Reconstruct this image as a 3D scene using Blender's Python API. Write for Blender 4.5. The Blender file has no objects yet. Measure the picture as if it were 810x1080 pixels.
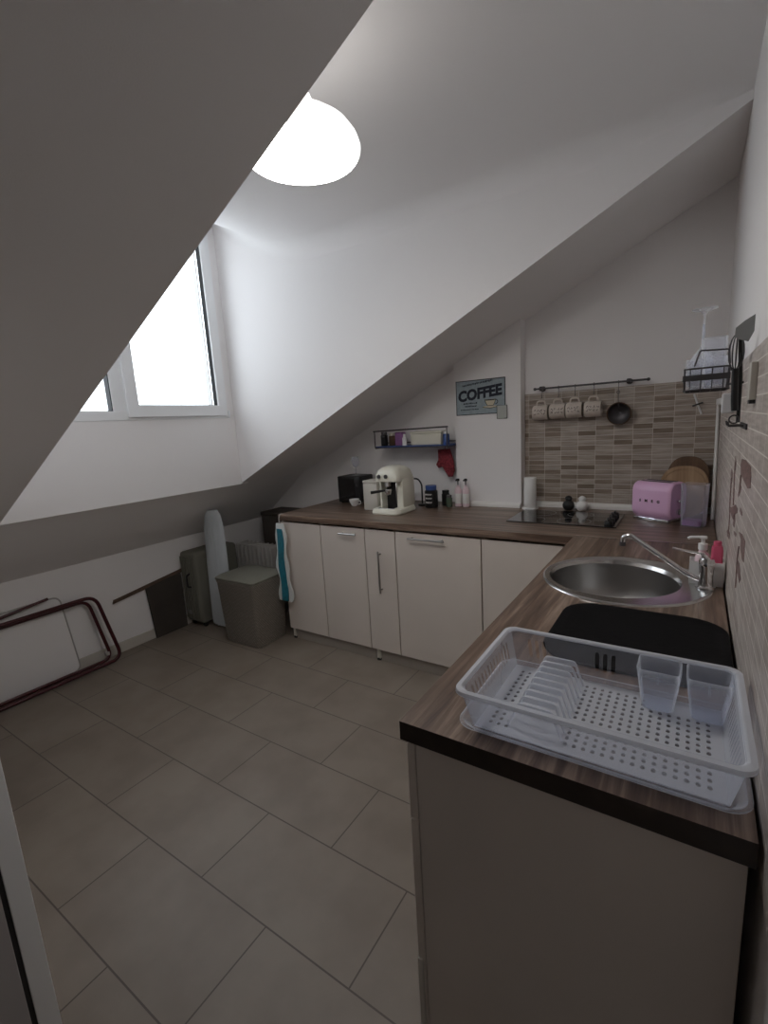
import bpy, bmesh, math, random
from mathutils import Vector, Matrix
random.seed(7)
SC = bpy.context.scene
COL = SC.collection
PI = math.pi
WT = 0.926          # worktop height

# ------------------------------------------------------------------ materials
MATS = {}
def pmat(name, col, rough=0.6, metal=0.0, trans=0.0, alpha=1.0, emit=None, estr=0.0, bump=0.0, bscale=200.0, ior=1.45, var=0.0, vscale=6.0, coat=0.0):
    m = bpy.data.materials.new(name); m.use_nodes = True
    nt = m.node_tree; b = nt.nodes['Principled BSDF']
    b.inputs['Base Color'].default_value = (*col, 1)
    b.inputs['Roughness'].default_value = rough
    b.inputs['Metallic'].default_value = metal
    b.inputs['Transmission Weight'].default_value = trans
    b.inputs['Alpha'].default_value = alpha
    b.inputs['IOR'].default_value = ior
    b.inputs['Coat Weight'].default_value = coat
    if emit:
        b.inputs['Emission Color'].default_value = (*emit, 1); b.inputs['Emission Strength'].default_value = estr
    if name == 'mat_black': b.inputs['Specular IOR Level'].default_value = .12
    tc = nt.nodes.new('ShaderNodeTexCoord')
    if bump:
        n = nt.nodes.new('ShaderNodeTexNoise'); n.inputs['Scale'].default_value = bscale
        nt.links.new(tc.outputs['Object'], n.inputs['Vector'])
        bp = nt.nodes.new('ShaderNodeBump'); bp.inputs['Strength'].default_value = bump; bp.inputs['Distance'].default_value = 0.002
        nt.links.new(n.outputs['Fac'], bp.inputs['Height']); nt.links.new(bp.outputs['Normal'], b.inputs['Normal'])
    if var:
        n = nt.nodes.new('ShaderNodeTexNoise'); n.inputs['Scale'].default_value = vscale; n.inputs['Detail'].default_value = 4
        nt.links.new(tc.outputs['Object'], n.inputs['Vector'])
        r = nt.nodes.new('ShaderNodeValToRGB')
        r.color_ramp.elements[0].position = .3; r.color_ramp.elements[1].position = .7
        r.color_ramp.elements[0].color = (*[c*(1-var) for c in col], 1); r.color_ramp.elements[1].color = (*[min(1, c*(1+var)) for c in col], 1)
        nt.links.new(n.outputs['Fac'], r.inputs['Fac']); nt.links.new(r.outputs['Color'], b.inputs['Base Color'])
    MATS[name] = m
    return m

def wood_mat(name, cols, axis, rough=0.35, sc=(1.2, 26, 26)):
    m = bpy.data.materials.new(name); m.use_nodes = True
    nt = m.node_tree; b = nt.nodes['Principled BSDF']; L = nt.links.new
    tc = nt.nodes.new('ShaderNodeTexCoord'); mp = nt.nodes.new('ShaderNodeMapping')
    s = {'x': (sc[0], sc[1], sc[2]), 'y': (sc[1], sc[0], sc[2]), 'z': (sc[1], sc[2], sc[0])}[axis]
    mp.inputs['Scale'].default_value = s
    L(tc.outputs['Object'], mp.inputs['Vector'])
    n = nt.nodes.new('ShaderNodeTexNoise'); n.inputs['Scale'].default_value = 1.6; n.inputs['Detail'].default_value = 8; n.inputs['Roughness'].default_value = .65
    n.inputs['Distortion'].default_value = .6
    L(mp.outputs['Vector'], n.inputs['Vector'])
    r = nt.nodes.new('ShaderNodeValToRGB')
    r.color_ramp.elements[0].position = .3; r.color_ramp.elements[0].color = (*cols[0], 1)
    r.color_ramp.elements[1].position = .7; r.color_ramp.elements[1].color = (*cols[2], 1)
    e = r.color_ramp.elements.new(.5); e.color = (*cols[1], 1)
    L(n.outputs['Fac'], r.inputs['Fac']); L(r.outputs['Color'], b.inputs['Base Color'])
    b.inputs['Roughness'].default_value = rough
    MATS[name] = m; return m

def tile_mat(name, axis, bw, bh, off, ofs, cols, mortar, msize, rough=.4, noise=True):
    """brick pattern; axis: which object axes map to u,v"""
    m = bpy.data.materials.new(name); m.use_nodes = True
    nt = m.node_tree; b = nt.nodes['Principled BSDF']; L = nt.links.new
    tc = nt.nodes.new('ShaderNodeTexCoord'); sp = nt.nodes.new('ShaderNodeSeparateXYZ'); cb = nt.nodes.new('ShaderNodeCombineXYZ')
    L(tc.outputs['Object'], sp.inputs[0])
    L(sp.outputs[axis[0]], cb.inputs[0]); L(sp.outputs[axis[1]], cb.inputs[1])
    ad = nt.nodes.new('ShaderNodeVectorMath'); ad.operation = 'ADD'; ad.inputs[1].default_value = (off[0], off[1], 0)
    L(cb.outputs[0], ad.inputs[0])
    br = nt.nodes.new('ShaderNodeTexBrick'); br.inputs['Scale'].default_value = 1; br.offset = ofs; br.squash = 1
    br.inputs['Brick Width'].default_value = bw; br.inputs['Row Height'].default_value = bh
    br.inputs['Mortar Size'].default_value = msize; br.inputs['Mortar Smooth'].default_value = .1
    br.inputs['Color1'].default_value = (0, 0, 0, 1); br.inputs['Color2'].default_value = (1, 1, 1, 1); br.inputs['Mortar'].default_value = (.5, .5, .5, 1)
    L(ad.outputs[0], br.inputs['Vector'])
    r = nt.nodes.new('ShaderNodeValToRGB'); cr = r.color_ramp
    while len(cr.elements) < len(cols): cr.elements.new(.5)
    for i, c in enumerate(cols):
        cr.elements[i].position = i/(len(cols)-1); cr.elements[i].color = (*c, 1)
    L(br.outputs['Color'], r.inputs['Fac'])
    # soft streaks/clouds within tiles
    mp = nt.nodes.new('ShaderNodeMapping'); mp.inputs['Scale'].default_value = (6, 60, 1) if noise == 'streak' else (3, 3, 1)
    L(cb.outputs[0], mp.inputs['Vector'])
    n = nt.nodes.new('ShaderNodeTexNoise'); n.inputs['Scale'].default_value = 1.5; n.inputs['Detail'].default_value = 6
    L(mp.outputs[0], n.inputs['Vector'])
    r2 = nt.nodes.new('ShaderNodeValToRGB'); r2.color_ramp.elements[0].position = .36; r2.color_ramp.elements[1].position = .62
    r2.color_ramp.elements[0].color = (.72, .70, .68, 1) if noise == 'streak' else (.84, .82, .80, 1); r2.color_ramp.elements[1].color = (1.0, 1.0, 1.0, 1)
    L(n.outputs['Fac'], r2.inputs['Fac'])
    mu = nt.nodes.new('ShaderNodeMix'); mu.data_type = 'RGBA'; mu.blend_type = 'MULTIPLY'; mu.inputs['Factor'].default_value = 1
    L(r.outputs['Color'], mu.inputs['A']); L(r2.outputs['Color'], mu.inputs['B'])
    mx = nt.nodes.new('ShaderNodeMix'); mx.data_type = 'RGBA'
    L(br.outputs['Fac'], mx.inputs['Factor']); L(mu.outputs['Result'], mx.inputs['A']); mx.inputs['B'].default_value = (*mortar, 1)
    L(mx.outputs['Result'], b.inputs['Base Color'])
    bp = nt.nodes.new('ShaderNodeBump'); bp.invert = True; bp.inputs['Strength'].default_value = .4; bp.inputs['Distance'].default_value = .001
    L(br.outputs['Fac'], bp.inputs['Height']); L(bp.outputs['Normal'], b.inputs['Normal'])
    b.inputs['Roughness'].default_value = rough
    MATS[name] = m; return m

def plastic_mat(name, col, tfac, rough=.25):
    m = bpy.data.materials.new(name); m.use_nodes = True
    nt = m.node_tree; b = nt.nodes['Principled BSDF']; out = nt.nodes['Material Output']; L = nt.links.new
    b.inputs['Base Color'].default_value = (*col, 1); b.inputs['Roughness'].default_value = rough
    t = nt.nodes.new('ShaderNodeBsdfTransparent'); t.inputs['Color'].default_value = (.96, .97, 1, 1)
    tr = nt.nodes.new('ShaderNodeBsdfTranslucent'); tr.inputs['Color'].default_value = (*col, 1)
    a = nt.nodes.new('ShaderNodeMixShader'); a.inputs[0].default_value = .35
    L(b.outputs[0], a.inputs[1]); L(tr.outputs[0], a.inputs[2])
    mx = nt.nodes.new('ShaderNodeMixShader')
    fr = nt.nodes.new('ShaderNodeLayerWeight'); fr.inputs['Blend'].default_value = .5
    pw = nt.nodes.new('ShaderNodeMath'); pw.operation = 'POWER'; pw.inputs[1].default_value = 3.5
    ma = nt.nodes.new('ShaderNodeMath'); ma.operation = 'MULTIPLY_ADD'; ma.inputs[1].default_value = -.75; ma.inputs[2].default_value = tfac
    ma.use_clamp = True
    L(fr.outputs['Facing'], pw.inputs[0]); L(pw.outputs[0], ma.inputs[0]); L(ma.outputs[0], mx.inputs[0])
    L(a.outputs[0], mx.inputs[1]); L(t.outputs[0], mx.inputs[2]); L(mx.outputs[0], out.inputs['Surface'])
    MATS[name] = m; return m

pmat('wall_paint', (.85, .83, .825), .9, bump=.15, bscale=300)
pmat('frame_upvc', (.84, .85, .86), .35)
pmat('seal_dark', (.02, .02, .022), .6)
pmat('door_paint', (.42, .40, .40), .5)
pmat('cabinet_cream', (.62, .558, .505), .38, var=.04, vscale=2)
pmat('plinth_taupe', (.30, .265, .235), .5)
pmat('gap_dark', (.03, .026, .023), .8)
pmat('edge_brown', (.030, .021, .017), .4, var=.25, vscale=30)
pmat('steel', (.62, .61, .60), .22, metal=1)
pmat('brushed', (.40, .39, .38), .32, metal=1)
pmat('chrome', (.75, .75, .76), .08, metal=1)
pmat('dark_metal', (.10, .095, .10), .45, metal=.7)
pmat('black_gloss', (.008, .008, .009), .08, coat=.5)
pmat('black_plastic', (.015, .015, .016), .4)
pmat('mat_black', (.006, .006, .0065), .6, bump=.4, bscale=60)
pmat('white_plastic', (.80, .80, .80), .35)
pmat('cream_enamel', (.72, .70, .60), .3)
pmat('ceramic', (.60, .53, .47), .35, var=.08, vscale=30)
pmat('ink', (.05, .035, .04), .6)
pmat('tile_decor', (.20, .125, .115), .5, var=.45, vscale=120)
pmat('paper', (.80, .79, .77), .9, bump=.3, bscale=120)
pmat('pink', (.80, .50, .74), .3)
pmat('pink_soap', (.70, .12, .22), .3)
pmat('label_pink', (.78, .62, .66), .5)
pmat('burgundy', (.060, .008, .012), .3)
pmat('light_tube', (.42, .40, .38), .4)
pmat('dark_panel', (.060, .050, .042), .8, var=.15)
pmat('slat_brown', (.11, .07, .05), .6, var=.2)
pmat('suitcase_fabric', (.17, .165, .135), .75, bump=.4, bscale=400)
pmat('textile', (.50, .53, .55), .9, bump=.2, bscale=300)
pmat('teal', (.02, .17, .23), .4, var=.2, vscale=40)
pmat('clear_wrap', (.70, .72, .70), .3)
pmat('card_grey', (.46, .48, .45), .7)
pmat('poster_blue', (.30, .36, .39), .6, var=.12, vscale=40)
pmat('poster_border', (.03, .03, .032), .6)
pmat('poster_text', (.012, .016, .03), .6)
pmat('poster_cup', (.60, .55, .40), .6)
pmat('red_cloth', (.22, .03, .04), .9, var=.5, vscale=60)
pmat('brown_jar', (.10, .055, .03), .3)
pmat('blue_tin', (.05, .10, .30), .35)
pmat('skirting_white', (.82, .81, .78), .3)
pmat('bottle_green', (.10, .14, .10), .2)
pmat('pearl_white', (.55, .52, .47), .5)
pmat('violet_pack', (.28, .12, .30), .4)
pmat('grey_foot', (.25, .25, .25), .5)
pmat('lamp_glass', (.9, .88, .85), .3, emit=(1.0, .97, .93), estr=19.0)
pmat('lamp_glass_top', (.9, .88, .85), .3, emit=(1.0, .97, .93), estr=1.05)
wood_mat('worktop_y', [(.045, .026, .018), (.145, .095, .068), (.33, .245, .19)], 'y')
wood_mat('worktop_x', [(.045, .026, .018), (.145, .095, .068), (.33, .245, .19)], 'x')
wood_mat('board_light', [(.24, .14, .075), (.36, .23, .13), (.48, .33, .20)], 'z', .5)
wood_mat('board_dark', [(.07, .035, .018), (.12, .065, .034), (.18, .10, .055)], 'z', .5)
tile_mat('floor_tile', (0, 1), .64, .315, (10*.64+.71, 10*.63-.44), .5,
         [(.222, .184, .150), (.230, .191, .156), (.240, .200, .163)], (.085, .065, .052), .0026, .45)
cols_b = [(.22, .17, .13), (.31, .25, .20), (.44, .38, .33), (.48, .42, .37), (.46, .40, .35), (.36, .30, .25), (.50, .44, .39), (.27, .21, .165)]
tile_mat('tile_back', (0, 2), .098, .0290, (5, 0.0), 0.0, cols_b, (.66, .61, .55), .0010, .35, 'streak')
cols_r = [(.52, .455, .415), (.58, .52, .48), (.60, .54, .50), (.50, .43, .39), (.61, .55, .51), (.46, .39, .36)]
tile_mat('tile_right', (1, 2), .098, .0365, (5, 0.018), 0.0, cols_r, (.80, .76, .70), .0014, .4, 'streak')
plastic_mat('rack_plastic', (.88, .90, .94), .48)
plastic_mat('rack_clear', (.88, .91, .96), .86)
plastic_mat('glass', (.95, .96, .97), .82, .05)
plastic_mat('thin_clear', (.85, .82, .88), .86, .1)

def pane_mat():
    m = bpy.data.materials.new('window_glass'); m.use_nodes = True
    nt = m.node_tree; nt.nodes.remove(nt.nodes['Principled BSDF']); out = nt.nodes['Material Output']
    t = nt.nodes.new('ShaderNodeBsdfTransparent'); g = nt.nodes.new('ShaderNodeBsdfGlossy'); g.inputs['Roughness'].default_value = .02
    mx = nt.nodes.new('ShaderNodeMixShader'); mx.inputs[0].default_value = .06
    nt.links.new(t.outputs[0], mx.inputs[1]); nt.links.new(g.outputs[0], mx.inputs[2]); nt.links.new(mx.outputs[0], out.inputs['Surface'])
    MATS['window_glass'] = m
pane_mat()

# ------------------------------------------------------------------ mesh helpers
def NB(): return bmesh.new()
def box(bm, x0, x1, y0, y1, z0, z1, bev=0.0, seg=2):
    t = bmesh.new()
    bmesh.ops.create_cube(t, size=1)
    for v in t.verts:
        v.co = Vector((x0+(v.co.x+.5)*(x1-x0), y0+(v.co.y+.5)*(y1-y0), z0+(v.co.z+.5)*(z1-z0)))
    if bev: bmesh.ops.bevel(t, geom=t.edges[:], offset=bev, segments=seg, profile=.5, affect='EDGES')
    merge(bm, t)
    return bm
def merge(bm, t, M=None):
    me = bpy.data.meshes.new('tmp'); t.to_mesh(me); t.free()
    if M is not None: me.transform(M)
    bm.from_mesh(me); bpy.data.meshes.remove(me)
def prism(bm, pts, axis, a, b):
    """polygon pts (2D) extruded along axis from a to b. axis y: pts=(x,z); x: (y,z); z: (x,y)"""
    f = {'y': lambda p, t: (p[0], t, p[1]), 'x': lambda p, t: (t, p[0], p[1]), 'z': lambda p, t: (p[0], p[1], t)}[axis]
    A = [bm.verts.new(f(p, a)) for p in pts]; B = [bm.verts.new(f(p, b)) for p in pts]
    n = len(pts)
    fs = [bm.faces.new(A), bm.faces.new(B[::-1])]
    for i in range(n): fs.append(bm.faces.new((A[i], B[i], B[(i+1) % n], A[(i+1) % n])))
    bmesh.ops.recalc_face_normals(bm, faces=fs)
    return bm
def lathe(bm, prof, c, n=32, M=None, cap=True):
    """prof [(r,z)], around z through c"""
    t = bmesh.new(); rings = []
    for r, z in prof:
        if r < 1e-6: rings.append([t.verts.new((0, 0, z))])
        else: rings.append([t.verts.new((r*math.cos(2*PI*k/n), r*math.sin(2*PI*k/n), z)) for k in range(n)])
    for a, b in zip(rings, rings[1:]):
        for k in range(n):
            if len(a) == 1 and len(b) == 1: continue
            if len(a) == 1: t.faces.new((a[0], b[k], b[(k+1) % n]))
            elif len(b) == 1: t.faces.new((a[k], b[0], a[(k+1) % n]))
            else: t.faces.new((a[k], b[k], b[(k+1) % n], a[(k+1) % n]))
    if cap:
        if len(rings[0]) > 1: t.faces.new(rings[0])
        if len(rings[-1]) > 1: t.faces.new(rings[-1])
    bmesh.ops.recalc_face_normals(t, faces=t.faces[:])
    MM = Matrix.Translation(Vector(c))
    if M is not None: MM = MM @ M
    merge(bm, t, MM)
    return bm
def tube(bm, pts, r, n=10, closed=False, taper=None):
    pts = [Vector(p) for p in pts]; N = len(pts); rings = []
    up = None
    for i in range(N):
        if closed: d = pts[(i+1) % N]-pts[i-1]
        else: d = pts[min(i+1, N-1)]-pts[max(i-1, 0)]
        d.normalize()
        if up is None:
            up = Vector((0, 0, 1)) if abs(d.z) < .9 else Vector((1, 0, 0))
        a = up - d*up.dot(d)
        if a.length < 1e-4: a = Vector((0, 1, 0)) - d*d.y
        a.normalize(); up = a; b = d.cross(a)
        rr = r if taper is None else r*(taper[0]+(taper[1]-taper[0])*i/(N-1))
        rings.append([bm.verts.new(pts[i]+(a*math.cos(2*PI*k/n)+b*math.sin(2*PI*k/n))*rr) for k in range(n)])
    fs = []
    rng = range(N) if closed else range(N-1)
    for i in rng:
        A, B = rings[i], rings[(i+1) % N]
        for k in range(n): fs.append(bm.faces.new((A[k], A[(k+1) % n], B[(k+1) % n], B[k])))
    if not closed:
        fs.append(bm.faces.new(rings[0][::-1])); fs.append(bm.faces.new(rings[-1]))
    bmesh.ops.recalc_face_normals(bm, faces=fs)
    return bm
def arc(pts, r, seg=6, closed=False):
    """round the corners of a 3D polyline"""
    P = [Vector(p) for p in pts]; out = []
    N = len(P)
    for i in range(N):
        if not closed and i in (0, N-1): out.append(P[i]); continue
        a, b, c = P[i-1], P[i], P[(i+1) % N]
        d1 = (a-b); d2 = (c-b); rr = min(r, d1.length*.45, d2.length*.45)
        p, q = b+d1.normalized()*rr, b+d2.normalized()*rr
        for k in range(seg+1):
            t = k/seg; out.append(p*(1-t)**2+b*2*t*(1-t)+q*t*t)
    return out
def rrect(cx, cy, w, h, r, seg=6):
    o = []
    for (sx, sy, a0) in ((1, 1, 0), (-1, 1, 90), (-1, -1, 180), (1, -1, 270)):
        for k in range(seg+1):
            a = math.radians(a0+90*k/seg)
            o.append((cx+sx*(w/2-r)+r*math.cos(a), cy+sy*(h/2-r)+r*math.sin(a)))
    return o
def loft(bm, rings, capa=True, capb=True):
    V = [[bm.verts.new(p) for p in r] for r in rings]; n = len(V[0]); fs = []
    for A, B in zip(V, V[1:]):
        for k in range(n): fs.append(bm.faces.new((A[k], A[(k+1) % n], B[(k+1) % n], B[k])))
    if capa: fs.append(bm.faces.new(V[0][::-1]))
    if capb: fs.append(bm.faces.new(V[-1]))
    bmesh.ops.recalc_face_normals(bm, faces=fs)
    return bm
def holed(bm, f, us, vs, holes, hu=.6, hv=.6, n=8, round_=True):
    """grid cells us x vs; holes(i,j)->bool; f maps (u,v)->3D"""
    for i in range(len(us)-1):
        for j in range(len(vs)-1):
            u0, u1, v0, v1 = us[i], us[i+1], vs[j], vs[j+1]
            c = [(u0, v0), (u1, v0), (u1, v1), (u0, v1)]
            if not holes(i, j):
                bm.faces.new([bm.verts.new(f(*p)) for p in c]); continue
            cu, cv = (u0+u1)/2, (v0+v1)/2; a, b = (u1-u0)*hu/2, (v1-v0)*hv/2
            C = [bm.verts.new(f(*p)) for p in c]
            H = []
            for k in range(8):
                an = math.radians(-135+45*k)
                if round_: r1, r2 = a*math.cos(an), b*math.sin(an)
                else:
                    r1 = a*max(-1, min(1, 1.25*math.cos(an))); r2 = b*max(-1, min(1, 1.25*math.sin(an)))
                H.append(bm.verts.new(f(cu+r1, cv+r2)))
            for k in range(4):
                a0, a1, a2 = H[2*k], H[2*k+1], H[(2*k+2) % 8]
                bm.faces.new((C[k], C[(k+1) % 4], a2, a1, a0))
    return bm

def finish(name, bm, mat, smooth=False, solid=0.0, weld=False, bevel=0.0, soff=0.0):
    if weld: bmesh.ops.remove_doubles(bm, verts=bm.verts[:], dist=1e-5)
    me = bpy.data.meshes.new(name); bm.to_mesh(me); bm.free()
    me.materials.append(MATS[mat])
    if smooth:
        me.polygons.foreach_set('use_smooth', [True]*len(me.polygons))
        try: me.set_sharp_from_angle(angle=math.radians(40))
        except Exception: pass
    o = bpy.data.objects.new(name, me)
    if solid:
        s = o.modifiers.new('Solidify', 'SOLIDIFY'); s.thickness = solid; s.offset = soff
    if bevel:
        b = o.modifiers.new('Bevel', 'BEVEL'); b.width = bevel; b.segments = 2; b.limit_method = 'ANGLE'
    COL.objects.link(o)
    return o
ORG = {}
def part(name, bm, mat, parent, smooth=False, label=None, **k):
    o = finish(name, bm, mat, smooth, **k)
    L = ORG[parent.name]
    o.data.transform(Matrix.Translation(-L)); o.parent = parent; ORG[o.name] = L
    if label: o['label'] = label
    return o
def thing(name, label, cat, loc, group=None):
    o = bpy.data.objects.new(name, None); COL.objects.link(o); o.empty_display_size = .05
    o.location = loc; o['label'] = label; o['category'] = cat
    if group: o['group'] = group
    ORG[o.name] = Vector(loc)
    return o
def single(name, bm, mat, label, cat, group=None, smooth=False, **k):
    o = finish(name, bm, mat, smooth, **k)
    vs = [v.co for v in o.data.vertices]
    c = Vector(((min(v.x for v in vs)+max(v.x for v in vs))/2, (min(v.y for v in vs)+max(v.y for v in vs))/2, min(v.z for v in vs)))
    o.data.transform(Matrix.Translation(-c)); o.location = c; ORG[o.name] = c
    o['label'] = label; o['category'] = cat
    if group: o['group'] = group
    return o
def struct(name, bm, mat, parent=None, smooth=False, **k):
    o = finish(name, bm, mat, smooth, **k); ORG[o.name] = Vector((0, 0, 0))
    if parent: o.parent = parent
    else: o['kind'] = 'structure'
    return o
def dup(root, loc, label=None, rotz=None):
    r = root.copy(); COL.objects.link(r); r.location = loc
    if label: r['label'] = label
    if rotz is not None: r.rotation_euler = (0, 0, rotz)
    for ch in list(root.children):
        c = ch.copy(); COL.objects.link(c); c.parent = r
        for g in list(ch.children):
            d = g.copy(); COL.objects.link(d); d.parent = c
    return r
def text_bm(bm, s, size, M, ext=.0006, shear=0.0, align='CENTER', bold=0.0):
    cu = bpy.data.curves.new('t', 'FONT'); cu.body = s; cu.size = size; cu.extrude = ext; cu.shear = shear; cu.align_x = align; cu.align_y = 'CENTER'
    cu.offset = bold; cu.resolution_u = 3
    o = bpy.data.objects.new('t', cu); COL.objects.link(o)
    dg = bpy.context.evaluated_depsgraph_get(); dg.update()
    me = bpy.data.meshes.new_from_object(o.evaluated_get(dg)); me.transform(M)
    bm.from_mesh(me); bpy.data.meshes.remove(me); bpy.data.objects.remove(o); bpy.data.curves.remove(cu)
    return bm
FACE_NY = Matrix(((1, 0, 0, 0), (0, 0, -1, 0), (0, 1, 0, 0), (0, 0, 0, 1)))   # text in x,z facing -y
def T(x, y, z): return Matrix.Translation((x, y, z))

# ------------------------------------------------------------------ room shell
XW, YB, XK = .105, 3.05, -3.38
def zs(x): return 1.13+.485*(x+2.851)
Y0 = -1.3
CZ = 2.60
struct('floor', box(NB(), XK-.2, XW+.2, Y0-.1, YB+.2, -.06, 0), 'floor_tile')
struct('wall_left', box(NB(), XK-.1, XK, Y0, YB+.1, 0, .76), 'wall_paint')
bm = box(NB(), XW+.008, XW+.12, Y0, YB+.1, 0, 2.70)
struct('wall_right', bm, 'wall_paint')
struct('wall_back', prism(NB(), [(XK-.1, 0), (XW+.05, 0), (XW+.05, zs(XW)+.1), (-2.85, 1.20), (XK-.1, .75)], 'y', YB, YB+.1), 'wall_paint')
struct('wall_behind', prism(NB(), [(XK-.1, 0), (XW+.05, 0), (XW+.05, zs(XW)+.1), (-2.85, 1.20), (XK-.1, .75)], 'y', Y0-.1, Y0), 'wall_paint')
# lower strip of the slope along its whole length, and the two slopes beside the dormer
th = .08
struct('ceiling_eaves', prism(NB(), [(XK-.02, .712-.02*.79), (-2.851, 1.13), (-2.94, 1.13+.06), (XK-.10, .80)], 'y', Y0, YB+.05), 'wall_paint')
for nm, a, b in (('ceiling_slope_near', Y0, .86), ('ceiling_slope_far', 2.371, YB+.05)):
    struct(nm, prism(NB(), [(-2.851, 1.13), (XW+.02, zs(XW+.02)), (XW+.02, zs(XW+.02)+th), (-2.93, 1.13+th)], 'y', a, b), 'wall_paint')
# dormer cheeks
def cheek(name, ya, yb):
    struct(name, prism(NB(), [(-2.93, 1.16), (-2.80, zs(-2.80)+.01), (XW+.02, zs(XW+.02)+.01), (XW+.02, 2.75), (-1.9, 2.75), (-2.4, 3.0), (-2.93, 3.25)], 'y', ya, yb), 'wall_paint')
cheek('wall_dormer_far', 2.3715, 2.45)
cheek('wall_dormer_near', .78, .8595)
# dormer ceiling : flat, then lifting towards the window head
prof = [(XW+.02, CZ), (-.45, CZ), (-.9, CZ), (-1.4, CZ), (-1.85, CZ), (-2.0, 2.607), (-2.15, 2.625), (-2.3, 2.665), (-2.5, 2.75), (-2.7, 2.87), (-2.94, 3.04)]
bm = NB()
def zc_(x):
    for (xa, za), (xb, zb) in zip(prof, prof[1:]):
        if xb <= x <= xa: return za+(zb-za)*(x-xa)/(xb-xa)
    return prof[-1][1]
xs_ = [p[0] for p in prof]; ysec = [(.80, 0)]
CR = .10
for k in range(9):
    a = k/8*PI/2; ysec.append((2.3715-CR+CR*math.sin(a)+.0005, -CR*(1-math.cos(a))))
ysec.append((2.44, -CR)); rows = []
for x in xs_:
    f_ = min(1, max(0, (XW+.02-x)/.55))
    rows.append([bm.verts.new((x, y, zc_(x)+dz*f_)) for y, dz in ysec])
for A, B in zip(rows, rows[1:]):
    for k in range(len(A)-1): bm.faces.new((A[k], A[k+1], B[k+1], B[k]))
top = [[bm.verts.new((x, y, zc_(x)+.12)) for y in (.80, 2.44)] for x in xs_]
for A, B in zip(top, top[1:]): bm.faces.new((A[0], B[0], B[1], A[1]))
bmesh.ops.recalc_face_normals(bm, faces=bm.faces[:])
struct('ceiling', bm, 'wall_paint', smooth=True)
# window wall : apron below and strips round the window
WX = -2.8515
bm = NB()
box(bm, WX-.09, WX, .80, 2.43, 1.121, 1.625)
box(bm, WX-.09, WX, 2.312, 2.43, 1.625, 3.15)
box(bm, WX-.09, WX, .80, .915, 1.625, 3.15)
box(bm, WX-.09, WX, .915, 2.312, 2.86, 3.15)
struct('wall_window', bm, 'wall_paint')
# window : fixed light to the near side, opening sash on the far side
def ring(bm, xa, xb, y0, y1, z0, z1, w, bev=.004):
    box(bm, xa, xb, y0, y1, z0, z0+w, bev); box(bm, xa, xb, y0, y1, z1-w, z1, bev)
    box(bm, xa, xb, y0, y0+w, z0+w*.9, z1-w*.9, bev); box(bm, xa, xb, y1-w, y1, z0+w*.9, z1-w*.9, bev)
    return bm
w1 = struct('window_1', ring(NB(), WX-.065, WX+.004, .915, 2.312, 1.612, 2.86, .055), 'frame_upvc')
struct('mullion', box(NB(), WX-.064, WX+.003, 1.50, 1.60, 1.66, 2.81, .003), 'frame_upvc', w1)
sash = struct('sash', ring(NB(), WX-.02, WX+.022, 1.578, 2.300, 1.628, 2.845, .072), 'frame_upvc', w1)
struct('glazing_seal', ring(NB(), WX-.024, WX+.010, 1.648, 2.230, 1.698, 2.775, .006, 0), 'seal_dark', sash)
struct('pane', box(NB(), WX-.014, WX-.006, 1.652, 2.226, 1.702, 2.771), 'window_glass', sash)
struct('rebate_line', ring(NB(), WX+.0105, WX+.0125, 1.640, 2.238, 1.690, 2.783, .003, 0), 'seal_dark', sash)
struct('hinge', lathe(NB(), [(.007, 0), (.007, .05)], (WX+.024, 2.306, 1.612), 12), 'frame_upvc', w1)
struct('sash_spacer', box(NB(), WX-.05, WX-.012, 2.200, 2.206, 1.70, 2.77), 'brushed', sash)
struct('glazing_seal', ring(NB(), WX-.045, WX-.002, .968, 1.502, 1.664, 2.808, .007, 0), 'seal_dark', w1)
struct('pane', box(NB(), WX-.034, WX-.026, .972, 1.498, 1.668, 2.804), 'window_glass', w1)
# chimney breast
struct('wall_column', prism(NB(), [(-1.352, 0), (-.910, 0), (-.910, zs(-.910)+.02), (-1.352, zs(-1.352)+.02)], 'y', 2.958, YB+.02), 'wall_paint')
# tiling
struct('trim_1', box(NB(), -.909, XW+.004, YB-.008, YB+.01, .90, 1.632), 'tile_back')
struct('trim_2', box(NB(), XW, XW+.02, .30, YB, .862, 1.620), 'tile_right')
struct('baseboard_left', box(NB(), XK-.01, XK+.010, .32, YB, 0, .075, .002), 'pearl_white')
# doorway by the camera
struct('wall_front', prism(NB(), [(XK-.02, 0), (-1.312, 0), (-1.312, zs(-1.312)+.02), (-2.851, 1.15), (XK-.02, .74)], 'y', .12, .298), 'wall_paint')
d1 = struct('door_1', box(NB(), -1.330, -1.300, .2575, .302, 0, 1.86, .002), 'frame_upvc')
struct('door_seal', box(NB(), -1.330, -1.303, .2465, .2575, 0, 1.86), 'seal_dark', d1)
struct('door_leaf', box(NB(), -1.345, -1.300, .10, .2465, 0.004, 1.86, .002), 'door_paint', d1)
# white skirting strips at the back of the worktop
bm = NB(); prism(bm, [(YB-.040, WT), (YB-.008, WT), (YB-.008, WT+.032), (YB-.024, WT+.030), (YB-.038, WT+.018)], 'x', -.905, XW-.002)
struct('trim_3', bm, 'skirting_white')
bm = NB(); prism(bm, [(2.928, WT), (2.957, WT), (2.957, WT+.030), (2.944, WT+.028), (2.930, WT+.016)], 'x', -1.352, -.912)
struct('trim_4', bm, 'skirting_white')
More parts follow.
